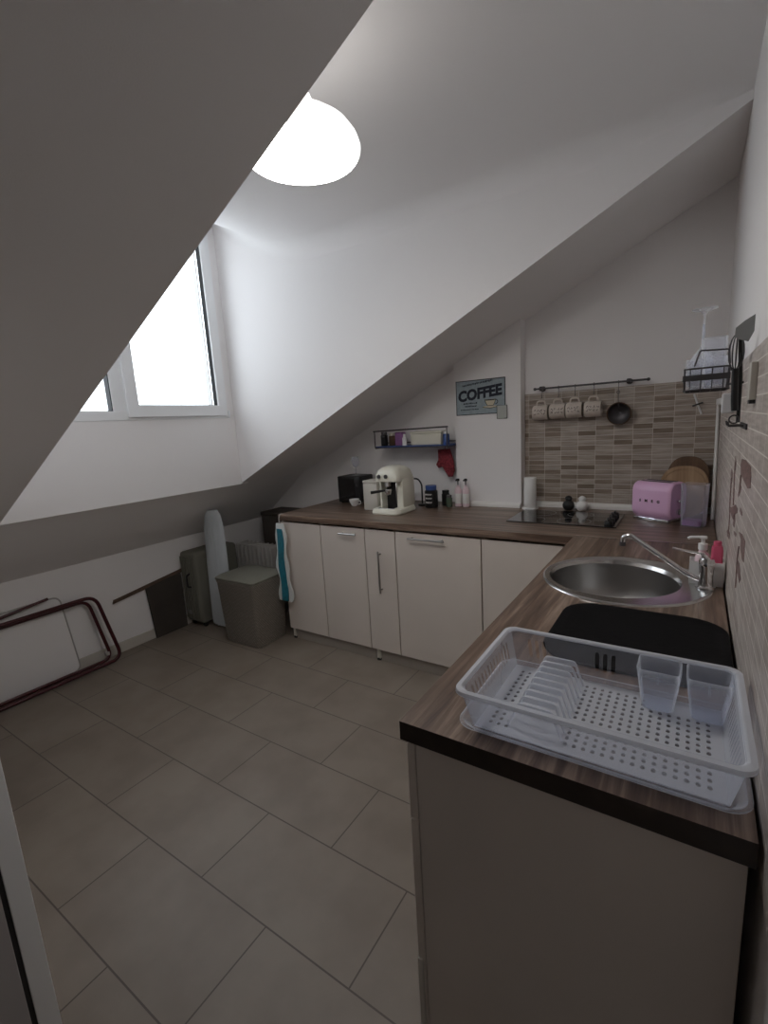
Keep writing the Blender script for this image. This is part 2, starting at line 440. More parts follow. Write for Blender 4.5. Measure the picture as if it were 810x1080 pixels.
# flower decor fired on the right hand tiles
def leaf(bm, y, z, L, W, a):
    n = 8; pts = []
    for k in range(n+1):
        t = k/n; pts.append((L*(t-.5), W/2*math.sin(PI*t)**.8))
    for k in range(n-1, 0, -1):
        t = k/n; pts.append((L*(t-.5), -W/2*math.sin(PI*t)**.8))
    c, s = math.cos(a), math.sin(a)
    prism(bm, [(y+p[0]*c-p[1]*s, z+p[0]*s+p[1]*c) for p in pts], 'x', XW-.0008, XW+.001)
bm = NB()
DECOR = [
 [(1.524, 1.359), (1.416, 1.366), (1.283, 1.364), (1.262, 1.346), (1.258, 1.320), (1.313, 1.312), (1.416, 1.315), (1.519, 1.32), (1.552, 1.341)],
 [(1.763, 1.345), (1.705, 1.335), (1.708, 1.310), (1.769, 1.309)], [(1.870, 1.298), (1.810, 1.285), (1.815, 1.255), (1.881, 1.249), (1.904, 1.281)],
 [(1.535, 1.301), (1.474, 1.293), (1.492, 1.277), (1.542, 1.255), (1.567, 1.26), (1.524, 1.28)],
 [(1.698, 1.202), (1.609, 1.224), (1.530, 1.226), (1.536, 1.214), (1.601, 1.198), (1.639, 1.173), (1.710, 1.168), (1.818, 1.17), (1.804, 1.181)],
 [(1.455, 1.243), (1.404, 1.241), (1.388, 1.235), (1.426, 1.231), (1.463, 1.233)],
 [(1.824, 1.107), (1.742, 1.112), (1.756, 1.089), (1.846, 1.078), (1.889, 1.086)],
 [(1.444, 1.183), (1.358, 1.197), (1.273, 1.200), (1.269, 1.182), (1.268, 1.153), (1.309, 1.149), (1.365, 1.157), (1.373, 1.18)],
 [(1.592, 1.152), (1.517, 1.162), (1.526, 1.151), (1.590, 1.144)],
 [(1.43, 1.115), (1.36, 1.125), (1.30, 1.105), (1.33, 1.085), (1.40, 1.09)], [(1.62, 1.20), (1.58, 1.185), (1.60, 1.160), (1.66, 1.155)]]
for poly in DECOR: prism(bm, poly, 'x', XW-.0008, XW+.001)
for path in ([(1.84, 1.27), (1.83, 1.20), (1.79, 1.15), (1.79, 1.10)], [(1.73, 1.33), (1.72, 1.28), (1.68, 1.21)], [(1.50, 1.32), (1.51, 1.27)], [(1.40, 1.155), (1.42, 1.12), (1.40, 1.05)]):
    tube(bm, [(XW, p[0], p[1]) for p in path], .003, 6)
o = struct('floral_decor', bm, 'tile_decor'); o.parent = bpy.data.objects['trim_2']; del o['kind']

# ------------------------------------------------------------------ base cabinets
def bar_handle(a, b, out, r=.006):
    """a,b ends on the door face, out: outward vector"""
    a, b, out = Vector(a), Vector(b), Vector(out); bm = NB(); d = (b-a).normalized()
    tube(bm, [a+out-d*.02, b+out+d*.02], r, 10)
    tube(bm, [a, a+out], r*.8, 8); tube(bm, [b, b+out], r*.8, 8)
    return bm
FD = 2.295      # front face of the doors, back run
ZT = .880
def carcass(x0, x1, y0, y1, z0=.09, z1=.884):
    bm = NB(); t = .016
    box(bm, x0, x0+t, y0, y1, z0, z1); box(bm, x1-t, x1, y0, y1, z0, z1)
    box(bm, x0+t, x1-t, y0, y1, z0, z0+t); box(bm, x0+t, x1-t, y1-.006, y1, z0+t, z1)
    return bm
def legs(o, x0, x1, y0, y1):
    for x in (x0+.04, x1-.04):
        for y in (y0+.05, y1-.05):
            part('leg', lathe(NB(), [(.022, 0), (.022, .008), (.013, .02), (.013, .075), (.02, .089)], (x, y, 0), 12), 'black_plastic', o, True)
units = [(-2.408, -2.046, 'cream base cabinet at the far left end of the back run', None),
         (-2.042, -1.686, 'cream base cabinet with a short horizontal top handle', 'h2'),
         (-1.682, -1.464, 'narrow cream pull-out cabinet with a tall vertical bar handle', 'v'),
         (-1.460, -.924, 'wide cream base cabinet with a long horizontal handle under the jars', 'h4'),
         (-.920, -.470, 'cream base cabinet under the hob beside the inner corner', None)]
for x0, x1, lab, hd in units:
    o = thing('base_cabinet', lab, 'cabinet', ((x0+x1)/2, 2.62, 0), 'cream base cabinets')
    part('body', carcass(x0, x1, FD+.020, 2.90), 'cabinet_cream', o)
    d = part('door', box(NB(), x0+.0015, x1-.0015, FD, FD+.018, .082, .872, .0015), 'cabinet_cream', o)
    legs(o, x0, x1, FD+.12, 2.90)
    if hd == 'h2': part('handle', bar_handle((-1.85, FD, .835), (-1.755, FD, .835), (0, -.028, 0)), 'brushed', d, True)
    if hd == 'v': part('handle', bar_handle((-1.572, FD, .50), (-1.572, FD, .725), (0, -.028, 0)), 'brushed', d, True)
    if hd == 'h4': part('handle', bar_handle((-1.34, FD, .845), (-1.15, FD, .845), (0, -.028, 0)), 'brushed', d, True)
bm = box(NB(), -2.365, -1.665, FD+.018, FD+.034, 0, .083, .001)
single('kickboard', bm, 'plinth_taupe', 'left taupe kickboard under the cream back cabinets', 'kickboard')
bm = box(NB(), -1.625, -.49, FD+.018, FD+.034, 0, .083, .001)
single('kickboard', bm, 'plinth_taupe', 'right taupe kickboard running towards the inner corner', 'kickboard')
for x, lab in ((-2.385, 'pale front foot under the left end of the back cabinets'), (-1.645, 'pale front foot in the gap between the two kickboards')):
    o = thing('cabinet_foot', lab, 'foot', (x, FD+.028, 0), 'feet under the back cabinets')
    part('pad', lathe(NB(), [(.019, 0), (.019, .010), (.012, .014)], (x, FD+.028, 0), 16), 'black_plastic', o, True)
    part('stem', box(NB(), x-.013, x+.013, FD+.016, FD+.040, .010, .081, .002), 'pearl_white', o)
# right run, doors face -x
FX = -.452
runs = [(.712, 1.235, 'near end cream cabinet below the dish rack'), (1.239, 1.985, 'cream sink cabinet in the middle of the right run'), (1.989, 2.270, 'narrow cream corner cabinet at the far end of the right run')]
for i, (y0, y1, lab) in enumerate(runs):
    o = thing('base_cabinet', lab, 'cabinet', (-.18, (y0+y1)/2, 0), 'cream base cabinets')
    bm = NB(); t = .018
    xr = .092
    box(bm, FX+.020, xr, y0, y0+t, .0 if i == 0 else .09, .884, .001); box(bm, FX+.020, xr, y1-t, y1, .09, .884)
    box(bm, FX+.020, xr, y0+t, y1-t, .09, .106); box(bm, xr-.006, xr, y0+t, y1-t, .106, .884)
    part('body', bm, 'cabinet_cream', o)
    if i == 0:
        dr = part('drawer_front', box(NB(), FX, FX+.018, y0-.001, y1-.0015, .70, .872, .0015), 'cabinet_cream', o)
        d = part('door', box(NB(), FX, FX+.018, y0-.001, y1-.0015, .082, .696, .0015), 'cabinet_cream', o)
        part('edge_profile', box(NB(), FX+.0005, FX+.013, y0-.006, y0-.0012, .082, .345, .001), 'pearl_white', d)
        part('handle', bar_handle((FX, 1.16, .42), (FX, 1.16, .62), (-.028, 0, 0)), 'brushed', d, True)
        part('handle', bar_handle((FX, .86, .79), (FX, 1.08, .79), (-.028, 0, 0)), 'brushed', dr, True)
    elif i == 1:
        m_ = (y0+y1)/2
        for (a, b, hy) in ((y0, m_-.001, m_-.06), (m_+.001, y1, m_+.06)):
            d = part('door', box(NB(), FX, FX+.018, a+.0015, b-.0015, .082, .872, .0015), 'cabinet_cream', o)
            part('handle', bar_handle((FX, hy, .55), (FX, hy, .75), (-.028, 0, 0)), 'brushed', d, True)
    else:
        d = part('door', box(NB(), FX, FX+.018, y0+.0015, y1-.0015, .082, .872, .0015), 'cabinet_cream', o)
        part('handle', bar_handle((FX, 2.04, .55), (FX, 2.04, .75), (-.028, 0, 0)), 'brushed', d, True)
bm = box(NB(), FX+.040, FX+.056, .735, 2.25, 0, .083, .001)
single('kickboard', bm, 'plinth_taupe', 'taupe kickboard under the sink side cabinets', 'kickboard')

# ------------------------------------------------------------------ worktops
SX, SY = -.186, 1.745          # sink centre
def cut_top(x0, x1, y0, y1, z0, z1, c, r):
    bm = NB(); n = 48; bev = .004
    # outer rectangle resampled by angle, ring of faces top and bottom, walls
    inn, out = [], []
    angs = sorted(set([2*PI*k/n for k in range(n)] + [math.atan2(y-c[1], x-c[0]) % (2*PI) for x in (x0, x1) for y in (y0, y1)]))
    for a in angs:
        ca, sa = math.cos(a), math.sin(a)
        t = min([((x1 if ca > 0 else x0)-c[0])/ca if abs(ca) > 1e-9 else 1e9, ((y1 if sa > 0 else y0)-c[1])/sa if abs(sa) > 1e-9 else 1e9])
        out.append((c[0]+ca*t, c[1]+sa*t)); inn.append((c[0]+ca*r, c[1]+sa*r))
    N = len(angs)
    ot = [bm.verts.new((*p, z1)) for p in out]; it = [bm.verts.new((*p, z1)) for p in inn]
    ob = [bm.verts.new((*p, z0)) for p in out]; ib = [bm.verts.new((*p, z0)) for p in inn]
    for k in range(N):
        j = (k+1) % N
        bm.faces.new((ot[k], ot[j], it[j], it[k])); bm.faces.new((ob[j], ob[k], ib[k], ib[j]))
        bm.faces.new((ob[k], ob[j], ot[j], ot[k])); bm.faces.new((it[k], it[j], ib[j], ib[k]))
    bmesh.ops.recalc_face_normals(bm, faces=bm.faces[:])
    return bm
YJ = 2.312
wr = single('worktop', cut_top(-.458, .0985, .698, YJ-.001, .886, WT, (SX, SY), .245), 'worktop_y', 'brown wood-look worktop holding the round sink', 'worktop')
wr.data.materials.append(MATS['edge_brown'])
for p in wr.data.polygons:
    if abs(p.normal.z) < .5 and p.normal.y < -.5: p.material_index = 1
bm = NB()
box(bm, -2.412, -.4575, 2.283, 2.956, .886, WT, .002); box(bm, -.4575, XW-.003, YJ+.003, YB-.010, .886, WT, 0)
box(bm, -.908, -.4570, 2.90, YB-.010, .886, WT-.0002)
box(bm, -2.412, -1.354, 2.90, YB-.002, .886, WT-.0002)
single('worktop', bm, 'worktop_x', 'brown wood-look worktop along the back wall under the hob', 'worktop')
single('joint_strip', box(NB(), -.452, .0, YJ-.003, YJ+.003, WT, WT+.0022, .0006), 'steel', 'thin metal strip over the worktop joint behind the sink', 'joint strip')

# ------------------------------------------------------------------ sink and tap
o = thing('kitchen_sink', 'round stainless steel sink set into the brown worktop', 'sink', (SX, SY, WT))
BXc = (-.218, 1.752); BR = .208
bm = NB(); n = 64
def circ(c, r, z, n=64): return [(c[0]+r*math.cos(2*PI*k/n), c[1]+r*math.sin(2*PI*k/n), z) for k in range(n)]
RR = .262
loft(bm, [circ((SX, SY), RR, WT+.0005), circ((SX, SY), RR-.002, WT+.004), circ((SX, SY), RR-.008, WT+.006), circ((SX, SY), RR-.014, WT+.0035),
          circ(BXc, BR+.006, WT+.0035), circ(BXc, BR, WT+.001), circ(BXc, BR-.006, WT-.012)], False, False)
part('rim', bm, 'steel', o, True)
bm = NB()
loft(bm, [circ(BXc, BR-.006, WT-.0118), circ(BXc, BR-.012, WT-.08), circ(BXc, BR-.022, WT-.135), circ(BXc, BR-.05, WT-.160), circ(BXc, BR-.09, WT-.168), circ(BXc, .045, WT-.172), circ(BXc, .040, WT-.180)], False, True)
part('bowl', bm, 'brushed', o, True)
bm = lathe(NB(), [(.001, 0), (.036, .0), (.038, .003), (.030, .004), (.028, .001), (.001, .001)], (BXc[0], BXc[1], WT-.178), 24)
part('drain', bm, 'chrome', o, True)
FXc, FYc = .052, 1.742
o = thing('kitchen_tap', 'chrome mixer tap with a long angled spout over the sink', 'tap', (FXc, FYc, WT+.004))
z0 = WT+.0042
part('body', lathe(NB(), [(.028, 0), (.028, .004), (.021, .008), (.0195, .04), (.0215, .07), (.022, .085), (.018, .096), (.001, .099)], (FXc, FYc, z0), 28), 'chrome', o, True)
bm = NB()
sp = arc([(FXc-.012, FYc, z0+.022), (FXc-.05, FYc+.005, z0+.036), (-.17, 1.775, 1.076), (-.192, 1.78, 1.066), (-.193, 1.78, 1.045)], .02)
tube(bm, sp, .0085, 14)
part('spout', bm, 'chrome', o, True)
part('aerator', lathe(NB(), [(.0105, 0), (.0105, .012), (.008, .014)], (-.193, 1.78, 1.036), 16), 'dark_metal', o, True)
bm = NB(); tube(bm, arc([(FXc, FYc, z0+.088), (FXc-.01, FYc, z0+.108), (FXc-.095, FYc-.012, z0+.124)], .01), .0065, 12, taper=(1.6, .55))
part('lever', bm, 'chrome', o, True)

# ------------------------------------------------------------------ dish rack
RX0, RX1, RY0, RY1 = -.338, .090, .702, .998
RZ0, RZ1 = WT+.014, WT+.098
o = thing('dish_rack', 'translucent white plastic dish rack with cutlery cups on the worktop', 'dish rack', ((RX0+RX1)/2, (RY0+RY1)/2+.02, WT))
# drip tray
bm = NB()
def rr3(x0, x1, y0, y1, r, z): return [(p[0], p[1], z) for p in rrect((x0+x1)/2, (y0+y1)/2, x1-x0, y1-y0, r)]
loft(bm, [rr3(-.352, .097, .722, 1.012, .035, WT+.014), rr3(-.346, .091, .728, 1.006, .032, WT+.015), rr3(-.336, .082, .738, .998, .03, WT+.003),
          rr3(-.334, .080, .740, .996, .03, WT+.0008)], False, True)
part('drip_tray', bm, 'rack_clear', o, True, solid=.0015, soff=0)
# basket: rim frame, floor and four walls; floor sits inside the flared rim
ins = .022
fx0, fx1, fy0, fy1 = RX0+ins, RX1-ins, RY0+.034, RY1-.010
def wallmap(p0, p1, q0, q1):
    p0, p1, q0, q1 = map(Vector, (p0, p1, q0, q1))
    return lambda u, v: (p0.lerp(p1, u)).lerp(q0.lerp(q1, u), v)
def ls(a, b, n): return [a+(b-a)*k/n for k in range(n+1)]
bm = NB()
nx = 26
us = ls(fx0, fx1, nx); vs = ls(fy0, fy1, 15)
dxs = (fx1-fx0)/nx
def is_hole(i, j):
    x = (us[i]+us[i+1])/2
    if j in (0, 14): return False
    if -.262 < x < -.168: return False
    if i in (0, nx-1): return False
    if j > 11 and x > -.045: return False
    return True
holed(bm, lambda u, v: (u, v, RZ0), us, vs, is_hole, .52, .62)
part('floor_grid', bm, 'rack_plastic', o, solid=.002, weld=True)
zc = RZ0+.004
W = {'wall_left': wallmap((fx0, fy0, RZ0), (fx0, fy1, RZ0), (RX0+.008, RY0+.008, RZ1), (RX0+.008, RY1-.008, RZ1)),
     'wall_right': wallmap((fx1, fy0, RZ0), (fx1, fy1, RZ0), (RX1-.008, RY0+.008, RZ1), (RX1-.008, RY1-.008, RZ1)),
     'wall_back': wallmap((fx0, fy1, RZ0), (fx1, fy1, RZ0), (RX0+.008, RY1-.008, RZ1), (RX1-.008, RY1-.008, RZ1)),
     'wall_front': wallmap((fx0, fy0, RZ0), (fx1, fy0, RZ0), (RX0+.008, RY0+.008, RZ1), (RX1-.008, RY0+.008, RZ1))}
bm = NB(); holed(bm, W['wall_left'], ls(0, 1, 17), [0, .30, .86, 1], lambda i, j: j == 1 and 1 < i < 15, .52, .95, round_=False)
part('side_panel', bm, 'rack_clear', o, solid=.0018, weld=True)
bm = NB(); holed(bm, W['wall_right'], ls(0, 1, 19), [0, .25, .86, 1], lambda i, j: j == 1 and 1 < i < 17, .5, .95, round_=False)
part('side_panel', bm, 'rack_clear', o, solid=.0018, weld=True)
bm = NB(); holed(bm, W['wall_back'], ls(0, 1, 26), [0, .28, .84, 1], lambda i, j: j == 1 and i in (2, 3, 4, 11, 12, 13), .62, .95, round_=False)
part('back_panel', bm, 'rack_clear', o, solid=.0018, weld=True)
bm = NB(); holed(bm, W['wall_front'], ls(0, 1, 26), [0, .25, .75, 1], lambda i, j: False, .5, .9)
part('front_panel', bm, 'rack_clear', o, solid=.0018, weld=True)
# rolled rim with out-turned handles at the two short ends
bm = NB()
loft(bm, [rr3(RX0-.004, RX1+.004, RY0-.004, RY1+.004, .024, RZ1-.006), rr3(RX0-.003, RX1+.003, RY0-.003, RY1+.003, .023, RZ1+.001), rr3(RX0+.004, RX1-.004, RY0+.004, RY1-.004, .02, RZ1+.002),
          rr3(RX0+.009, RX1-.009, RY0+.009, RY1-.009, .018, RZ1-.002)], False, False)
part('rim', bm, 'rack_plastic', o, True, solid=.0018)
# plate holder : a row of hooped ridges
for k in range(9):
    y = fy0+.030+k*.0245
    bm = NB(); xa, xb = -.262, -.168; hz = .048
    tube(bm, arc([(xa, y, RZ0), (xa+.018, y+.004, RZ0+hz), (xb-.018, y+.004, RZ0+hz), (xb, y, RZ0)], .006, 3), .0026, 6)
    prism(bm, [(xa+.018, RZ0+hz-.010), (xb-.018, RZ0+hz-.010), (xb-.018, RZ0+hz), (xa+.018, RZ0+hz)], 'y', y+.003, y+.005)
    part('plate_ridge', bm, 'rack_plastic', o, True)
# cutlery cups
for cx0, cx1 in ((-.069, .002), (.010, .079)):
    bm = NB(); ya, yb = .922, .986
    loft(bm, [rr3(cx0, cx1, ya, yb, .010, RZ1+.001), rr3(cx0+.004, cx1-.004, ya+.003, yb-.002, .012, RZ0+.05), rr3(cx0+.010, cx1-.010, ya+.010, yb-.006, .012, RZ0+.004), rr3(cx0+.02, cx1-.02, ya+.02, yb-.016, .008, RZ0+.003)], False, True)
    box(bm, (cx0+cx1)/2-.001, (cx0+cx1)/2+.001, ya-.003, ya+.001, RZ1-.022, RZ1+.001)
    part('cutlery_cup', bm, 'rack_clear', o, True, solid=.0016)
# black draining mat
bm = NB()
loft(bm, [rr3(-.296, .095, 1.075, 1.456, .085, WT+.0005), rr3(-.299, .097, 1.072, 1.459, .088, WT+.007), rr3(-.291, .089, 1.080, 1.451, .08, WT+.008), rr3(-.279, .077, 1.092, 1.439, .07, WT+.004)], True, True)
single('draining_mat', bm, 'mat_black', 'black rounded draining mat between dish rack and sink', 'mat', smooth=True)

# ------------------------------------------------------------------ soap caddy and bottles by the tap
o = thing('soap_caddy', 'white open box behind the tap against the tiled wall', 'caddy', (.045, 1.80, WT))
bm = NB(); x0, x1, y0, y1, z1 = .006, .099, 1.772, 1.832, WT+.078
for a in ((x0, x1, y0, y0+.003), (x0, x1, y1-.003, y1), (x0, x0+.003, y0+.003, y1-.003), (x1-.003, x1, y0+.003, y1-.003)): box(bm, *a, WT+.0005, z1)
part('wall', bm, 'white_plastic', o)
part('base', box(NB(), x0+.003, x1-.003, y0+.003, y1-.003, WT+.0005, WT+.004), 'white_plastic', o)
o = thing('soap_dispenser', 'white pump soap bottle standing in the white box by the tap', 'soap bottle', (.040, 1.802, WT+.0045))
part('bottle', lathe(NB(), [(.020, 0), (.021, .01), (.021, .075), (.017, .095), (.010, .102), (.010, .108)], (.040, 1.802, WT+.0045), 24), 'label_pink', o, True)
part('collar', lathe(NB(), [(.013, 0), (.013, .02), (.006, .022), (.005, .036)], (.040, 1.802, WT+.1130), 20), 'white_plastic', o, True)
bm = NB(); tube(bm, arc([(.044, 1.802, WT+.152), (.030, 1.802, WT+.154), (.004, 1.798, WT+.152), (-.002, 1.797, WT+.147)], .004), .0045, 10); box(bm, .031, .051, 1.793, 1.811, WT+.148, WT+.158, .003)
part('pump_head', bm, 'white_plastic', o, True)
o = thing('soap_bottle', 'pink plastic bottle against the tiled wall in the white box', 'soap bottle', (.080, 1.802, WT+.0045))
bm = NB(); loft(bm, [rr3(.063, .095, 1.787, 1.817, .008, WT+.0045), rr3(.063, .095, 1.787, 1.817, .008, WT+.115), rr3(.065, .093, 1.789, 1.815, .009, WT+.128)], True, True)
part('bottle', bm, 'pink_soap', o, True)
part('cap', lathe(NB(), [(.011, 0), (.011, .014), (.009, .016)], (.079, 1.802, WT+.128), 18), 'pink_soap', o, True)

# ------------------------------------------------------------------ hob
o = thing('induction_hob', 'black glass hob set in the worktop below the mug rail', 'hob', (-.583, 2.70, WT))
part('glass_plate', box(NB(), -.861, -.304, 2.521, 2.880, WT+.0008, WT+.006, .002), 'black_gloss', o)
bm = NB()
for cx, cy, r in ((-.74, 2.60, .07), (-.74, 2.79, .085), (-.52, 2.61, .085), (-.52, 2.79, .07)):
    lathe(bm, [(r, .0060), (r, .0065), (r-.002, .0065), (r-.002, .0060)], (cx, cy, WT), 40, cap=False)
part('zone_ring', bm, 'brushed', o)
for y in (2.575, 2.640, 2.730, 2.800):
    k = part('knob', lathe(NB(), [(.021, 0), (.022, .004), (.019, .018), (.017, .020), (.001, .021)], (-.345, y, WT+.0062), 24), 'black_plastic', o, True)
    part('grip', box(NB(), -.349, -.341, y-.018, y+.018, WT+.026, WT+.036, .002), 'black_plastic', k)
# two gourd shaped shakers behind the hob
def shaker(x, y, mat, lab):
    o = thing('shaker', lab, 'shaker', (x, y, WT+.0005), 'shakers behind the hob')
    part('body', lathe(NB(), [(.014, 0), (.025, .006), (.033, .022), (.034, .036), (.028, .050), (.018, .058), (.016, .062)], (x, y, WT+.0005), 28), mat, o, True)
    part('head', lathe(NB(), [(.016, .0), (.020, .006), (.021, .014), (.016, .022), (.006, .027), (.001, .028)], (x, y, WT+.062), 24), mat, o, True)
shaker(-.617, 2.935, 'black_plastic', 'black rounded shaker behind the hob')
shaker(-.540, 2.935, 'paper', 'white rounded shaker behind the hob')
# kitchen roll
o = thing('kitchen_roll', 'upright white kitchen roll between wall column and hob', 'paper roll', (-.845, 2.965, WT))
part('foot', lathe(NB(), [(.050, .0005), (.050, .008), (.045, .010)], (-.845, 2.93, WT), 28), 'white_plastic', o, True)
part('roll', lathe(NB(), [(.012, .0105), (.036, .0105), (.037, .012), (.037, .196), (.036, .198), (.012, .198)], (-.845, 2.93, WT), 32), 'paper', o, True)

# ------------------------------------------------------------------ toaster, clear box and boards
TL = Vector((-.142, 2.795, WT))
o = thing('toaster', 'pink rounded toaster with raised letters standing in the corner', 'toaster', TL)
ORG['toaster'] = Vector((0, 0, 0)); o.location = (0, 0, 0)
bm = NB(); L_, H_, D_ = .205, .186, .150
prof = rrect(0, .018+H_/2, D_, H_, .045, 8)
rg = []
for x, s in ((-L_/2, .86), (-L_/2+.006, .95), (-L_/2+.016, 1.0), (L_/2-.016, 1.0), (L_/2-.006, .95), (L_/2, .86)):
    rg.append([(x, p[0]*s, (p[1]-.018-H_/2)*(s if s > .99 else (s+1)/2)+.018+H_/2) for p in prof])
loft(bm, rg)
part('shell', bm, 'pink', o, True)
part('base', box(NB(), -L_/2+.008, L_/2-.008, -.066, .066, .001, .019, .004), 'chrome', o, True)
bm = NB(); box(bm, -.078, .078, -.034, -.012, .2025, .2055, .001); box(bm, -.078, .078, .012, .034, .2025, .2055, .001)
part('slot', bm, 'black_plastic', o)
bm = NB()
for i, ch in enumerate('SMEG'):
    text_bm(bm, ch, .019, T(-.051+i*.032, -.0757, .108) @ FACE_NY, .0012, bold=.0006)
part('lettering', bm, 'ink', o)
bm = NB(); box(bm, L_/2-.001, L_/2+.016, -.018, .018, .105, .117, .003)
part('lever', bm, 'chrome', o, True)
part('dial', lathe(NB(), [(.016, 0), (.015, .010), (.001, .011)], (L_/2-.001, 0, .055), 20, Matrix.Rotation(PI/2, 4, 'Y')), 'chrome', o, True)
o.location = TL; o.rotation_euler = (0, 0, -.50)
o = thing('plastic_container', 'tall clear plastic container beside the pink toaster', 'container', (.018, 2.675, WT))
bm = NB(); cx, cy = .014, 2.685
def rot_rr(w, d, r, z, a=-.35):
    return [(cx+p[0]*math.cos(a)-p[1]*math.sin(a), cy+p[0]*math.sin(a)+p[1]*math.cos(a), z) for p in rrect(0, 0, w, d, r)]
loft(bm, [rot_rr(.088, .075, .012, WT+.001), rot_rr(.092, .079, .014, WT+.02), rot_rr(.100, .086, .014, WT+.205), rot_rr(.106, .092, .016, WT+.208), rot_rr(.098, .084, .014, WT+.207), rot_rr(.089, .076, .012, WT+.02), rot_rr(.084, .071, .012, WT+.006)], True, True)
part('tub', bm, 'thin_clear', o, True)
bm = NB(); loft(bm, [rot_rr(.080, .067, .012, WT+.007), rot_rr(.082, .070, .012, WT+.030)])
part('contents', bm, 'violet_pack', o, True)
def cutting_board(cx, w, h, mat, yb, tilt, lab, cz=.0):
    o = thing('cutting_board', lab, 'cutting board', (cx, yb, WT+.001))
    pts = []
    n = 40
    for k in range(n):
        a = 2*PI*k/n
        e = .78
        c, s = math.cos(a), math.sin(a)
        pts.append((cx+w/2*math.copysign(abs(c)**e, c), WT+.001+h/2+h/2*math.copysign(abs(s)**e, s)))
    bm = prism(NB(), pts, 'y', yb-.009, yb+.009)
    part('board', bm, mat, o, bevel=.003)
    # juice groove: raised lip ring
    bm = NB(); tube(bm, [(cx+(p[0]-cx)*.86, yb-.0095, WT+.001+h/2+(p[1]-WT-.001-h/2)*.86) for p in pts], .0022, 6, closed=True)
    part('groove', bm, mat, o, True)
    o.rotation_euler = (tilt, 0, 0)
    return o
cutting_board(-.022, .200, .315, 'board_dark', 2.945, -.16, 'dark oval wooden board at the back against the corner tiles')
cutting_board(-.036, .225, .270, 'board_light', 2.895, -.17, 'lighter round wooden board leaning behind the pink toaster')

# ------------------------------------------------------------------ mug rail
o = thing('utensil_rail', 'dark metal rail with round mounts above the hob tiles', 'rail', (-.53, 3.04, 1.657))
RYl, RZl = 3.0, 1.657
part('bar', tube(NB(), [(-.832, RYl, RZl), (-.228, RYl, RZl)], .0055, 12), 'dark_metal', o, True)
for x in (-.797, -.322):
    bm = lathe(NB(), [(.016, 0), (.016, .006), (.008, .010), (.008, .042)], (x, YB-.001, RZl), 20, Matrix.Rotation(PI/2, 4, 'X'))
    bmesh.ops.translate(bm, vec=(0, 0, 0), verts=bm.verts[:]); lathe(bm, [(.013, -.010), (.014, 0), (.013, .010)], (x, RYl, RZl), 20, Matrix.Rotation(PI/2, 4, 'Y'))
    part('mount', bm, 'dark_metal', o, True)
for x in (-.835, -.227): part('end_cap', lathe(NB(), [(.001, -.010), (.008, -.006), (.009, 0), (.008, .006), (.001, .010)], (x, RYl, RZl), 16, Matrix.Rotation(PI/2, 4, 'Y')), 'dark_metal', o, True)
def hook(name, x, lab):
    bm = NB(); pts = []
    for k in range(9):
        a = PI*1.15-PI*1.3*k/8; pts.append((x, RYl+.0085*math.cos(a), RZl+.0085*math.sin(a)))
    pts = [(x, RYl-.0090, RZl-.0095)] + pts[1:]
    pts += [(x, RYl+.0035, RZl-.022), (x, RYl, RZl-.034), (x, RYl-.001, RZl-.040)]
    for k in range(8):
        a = PI/2-.3 - PI*1.25*k/7; pts.append((x, RYl-.001-.008*math.cos(a)*-1, RZl-.049+.008*math.sin(a)))
    tube(bm, pts, .0016, 6)
    return single('hook', bm, 'dark_metal', lab, 'hook', 'hooks on the mug rail', smooth=True)
xs = [-.795, -.696, -.602, -.500]
pos = ['leftmost', 'second from left', 'third from left', 'rightmost']
def squig(bm, cx, cz, R, yc, w, seed):
    rnd = random.Random(seed)
    for row, (zz, hh) in enumerate(((.013, .012), (-.006, .010))):
        x = -w/2
        while x < w/2:
            pts = []
            for k in range(5):
                px = x+k*.0028; pz = zz+hh*(rnd.random()-.5)*1.6
                ang = pz/R
                pts.append((cx+px, yc-(R+.0004)*math.cos(ang), cz+(R+.0004)*math.sin(ang)))
            tube(bm, pts, .0014, 5); x += .0155+rnd.random()*.006
def mug(x, lab, seed, zc=1.520, R=.044, L=.090, yc=2.988):
    o = thing('mug', lab, 'mug', (x, yc, zc), 'mugs hanging on the rail')
    M = Matrix.Rotation(PI/2, 4, 'Y')
    bm = lathe(NB(), [(.001, -L/2), (R-.006, -L/2), (R-.001, -L/2+.004), (R, -L/2+.010), (R, L/2-.002), (R-.0015, L/2), (R-.004, L/2-.002), (R-.004, -L/2+.006), (.001, -L/2+.005)], (x, yc, zc), 36, M, cap=False)
    part('cup', bm, 'ceramic', o, True)
    hp = arc([(x-.026, yc, zc+R-.003), (x-.022, yc, zc+R+.026), (x+.022, yc, zc+R+.026), (x+.026, yc, zc+R-.003)], .018)
    part('handle', tube(NB(), hp, .0048, 8), 'ceramic', o, True)
    bm = NB(); squig(bm, x, zc, R, yc, .062, seed)
    part('writing', bm, 'ink', o, True)
    return o
for i, x in enumerate(xs):
    zc = 1.523 if i != 0 else 1.520
    hook('hook', x, 'dark hook holding the %s of the four mugs' % pos[i])
    mug(x, '%s of four cream mugs with dark writing hanging over the hob' % pos[i].capitalize(), 11+i, zc-.006)
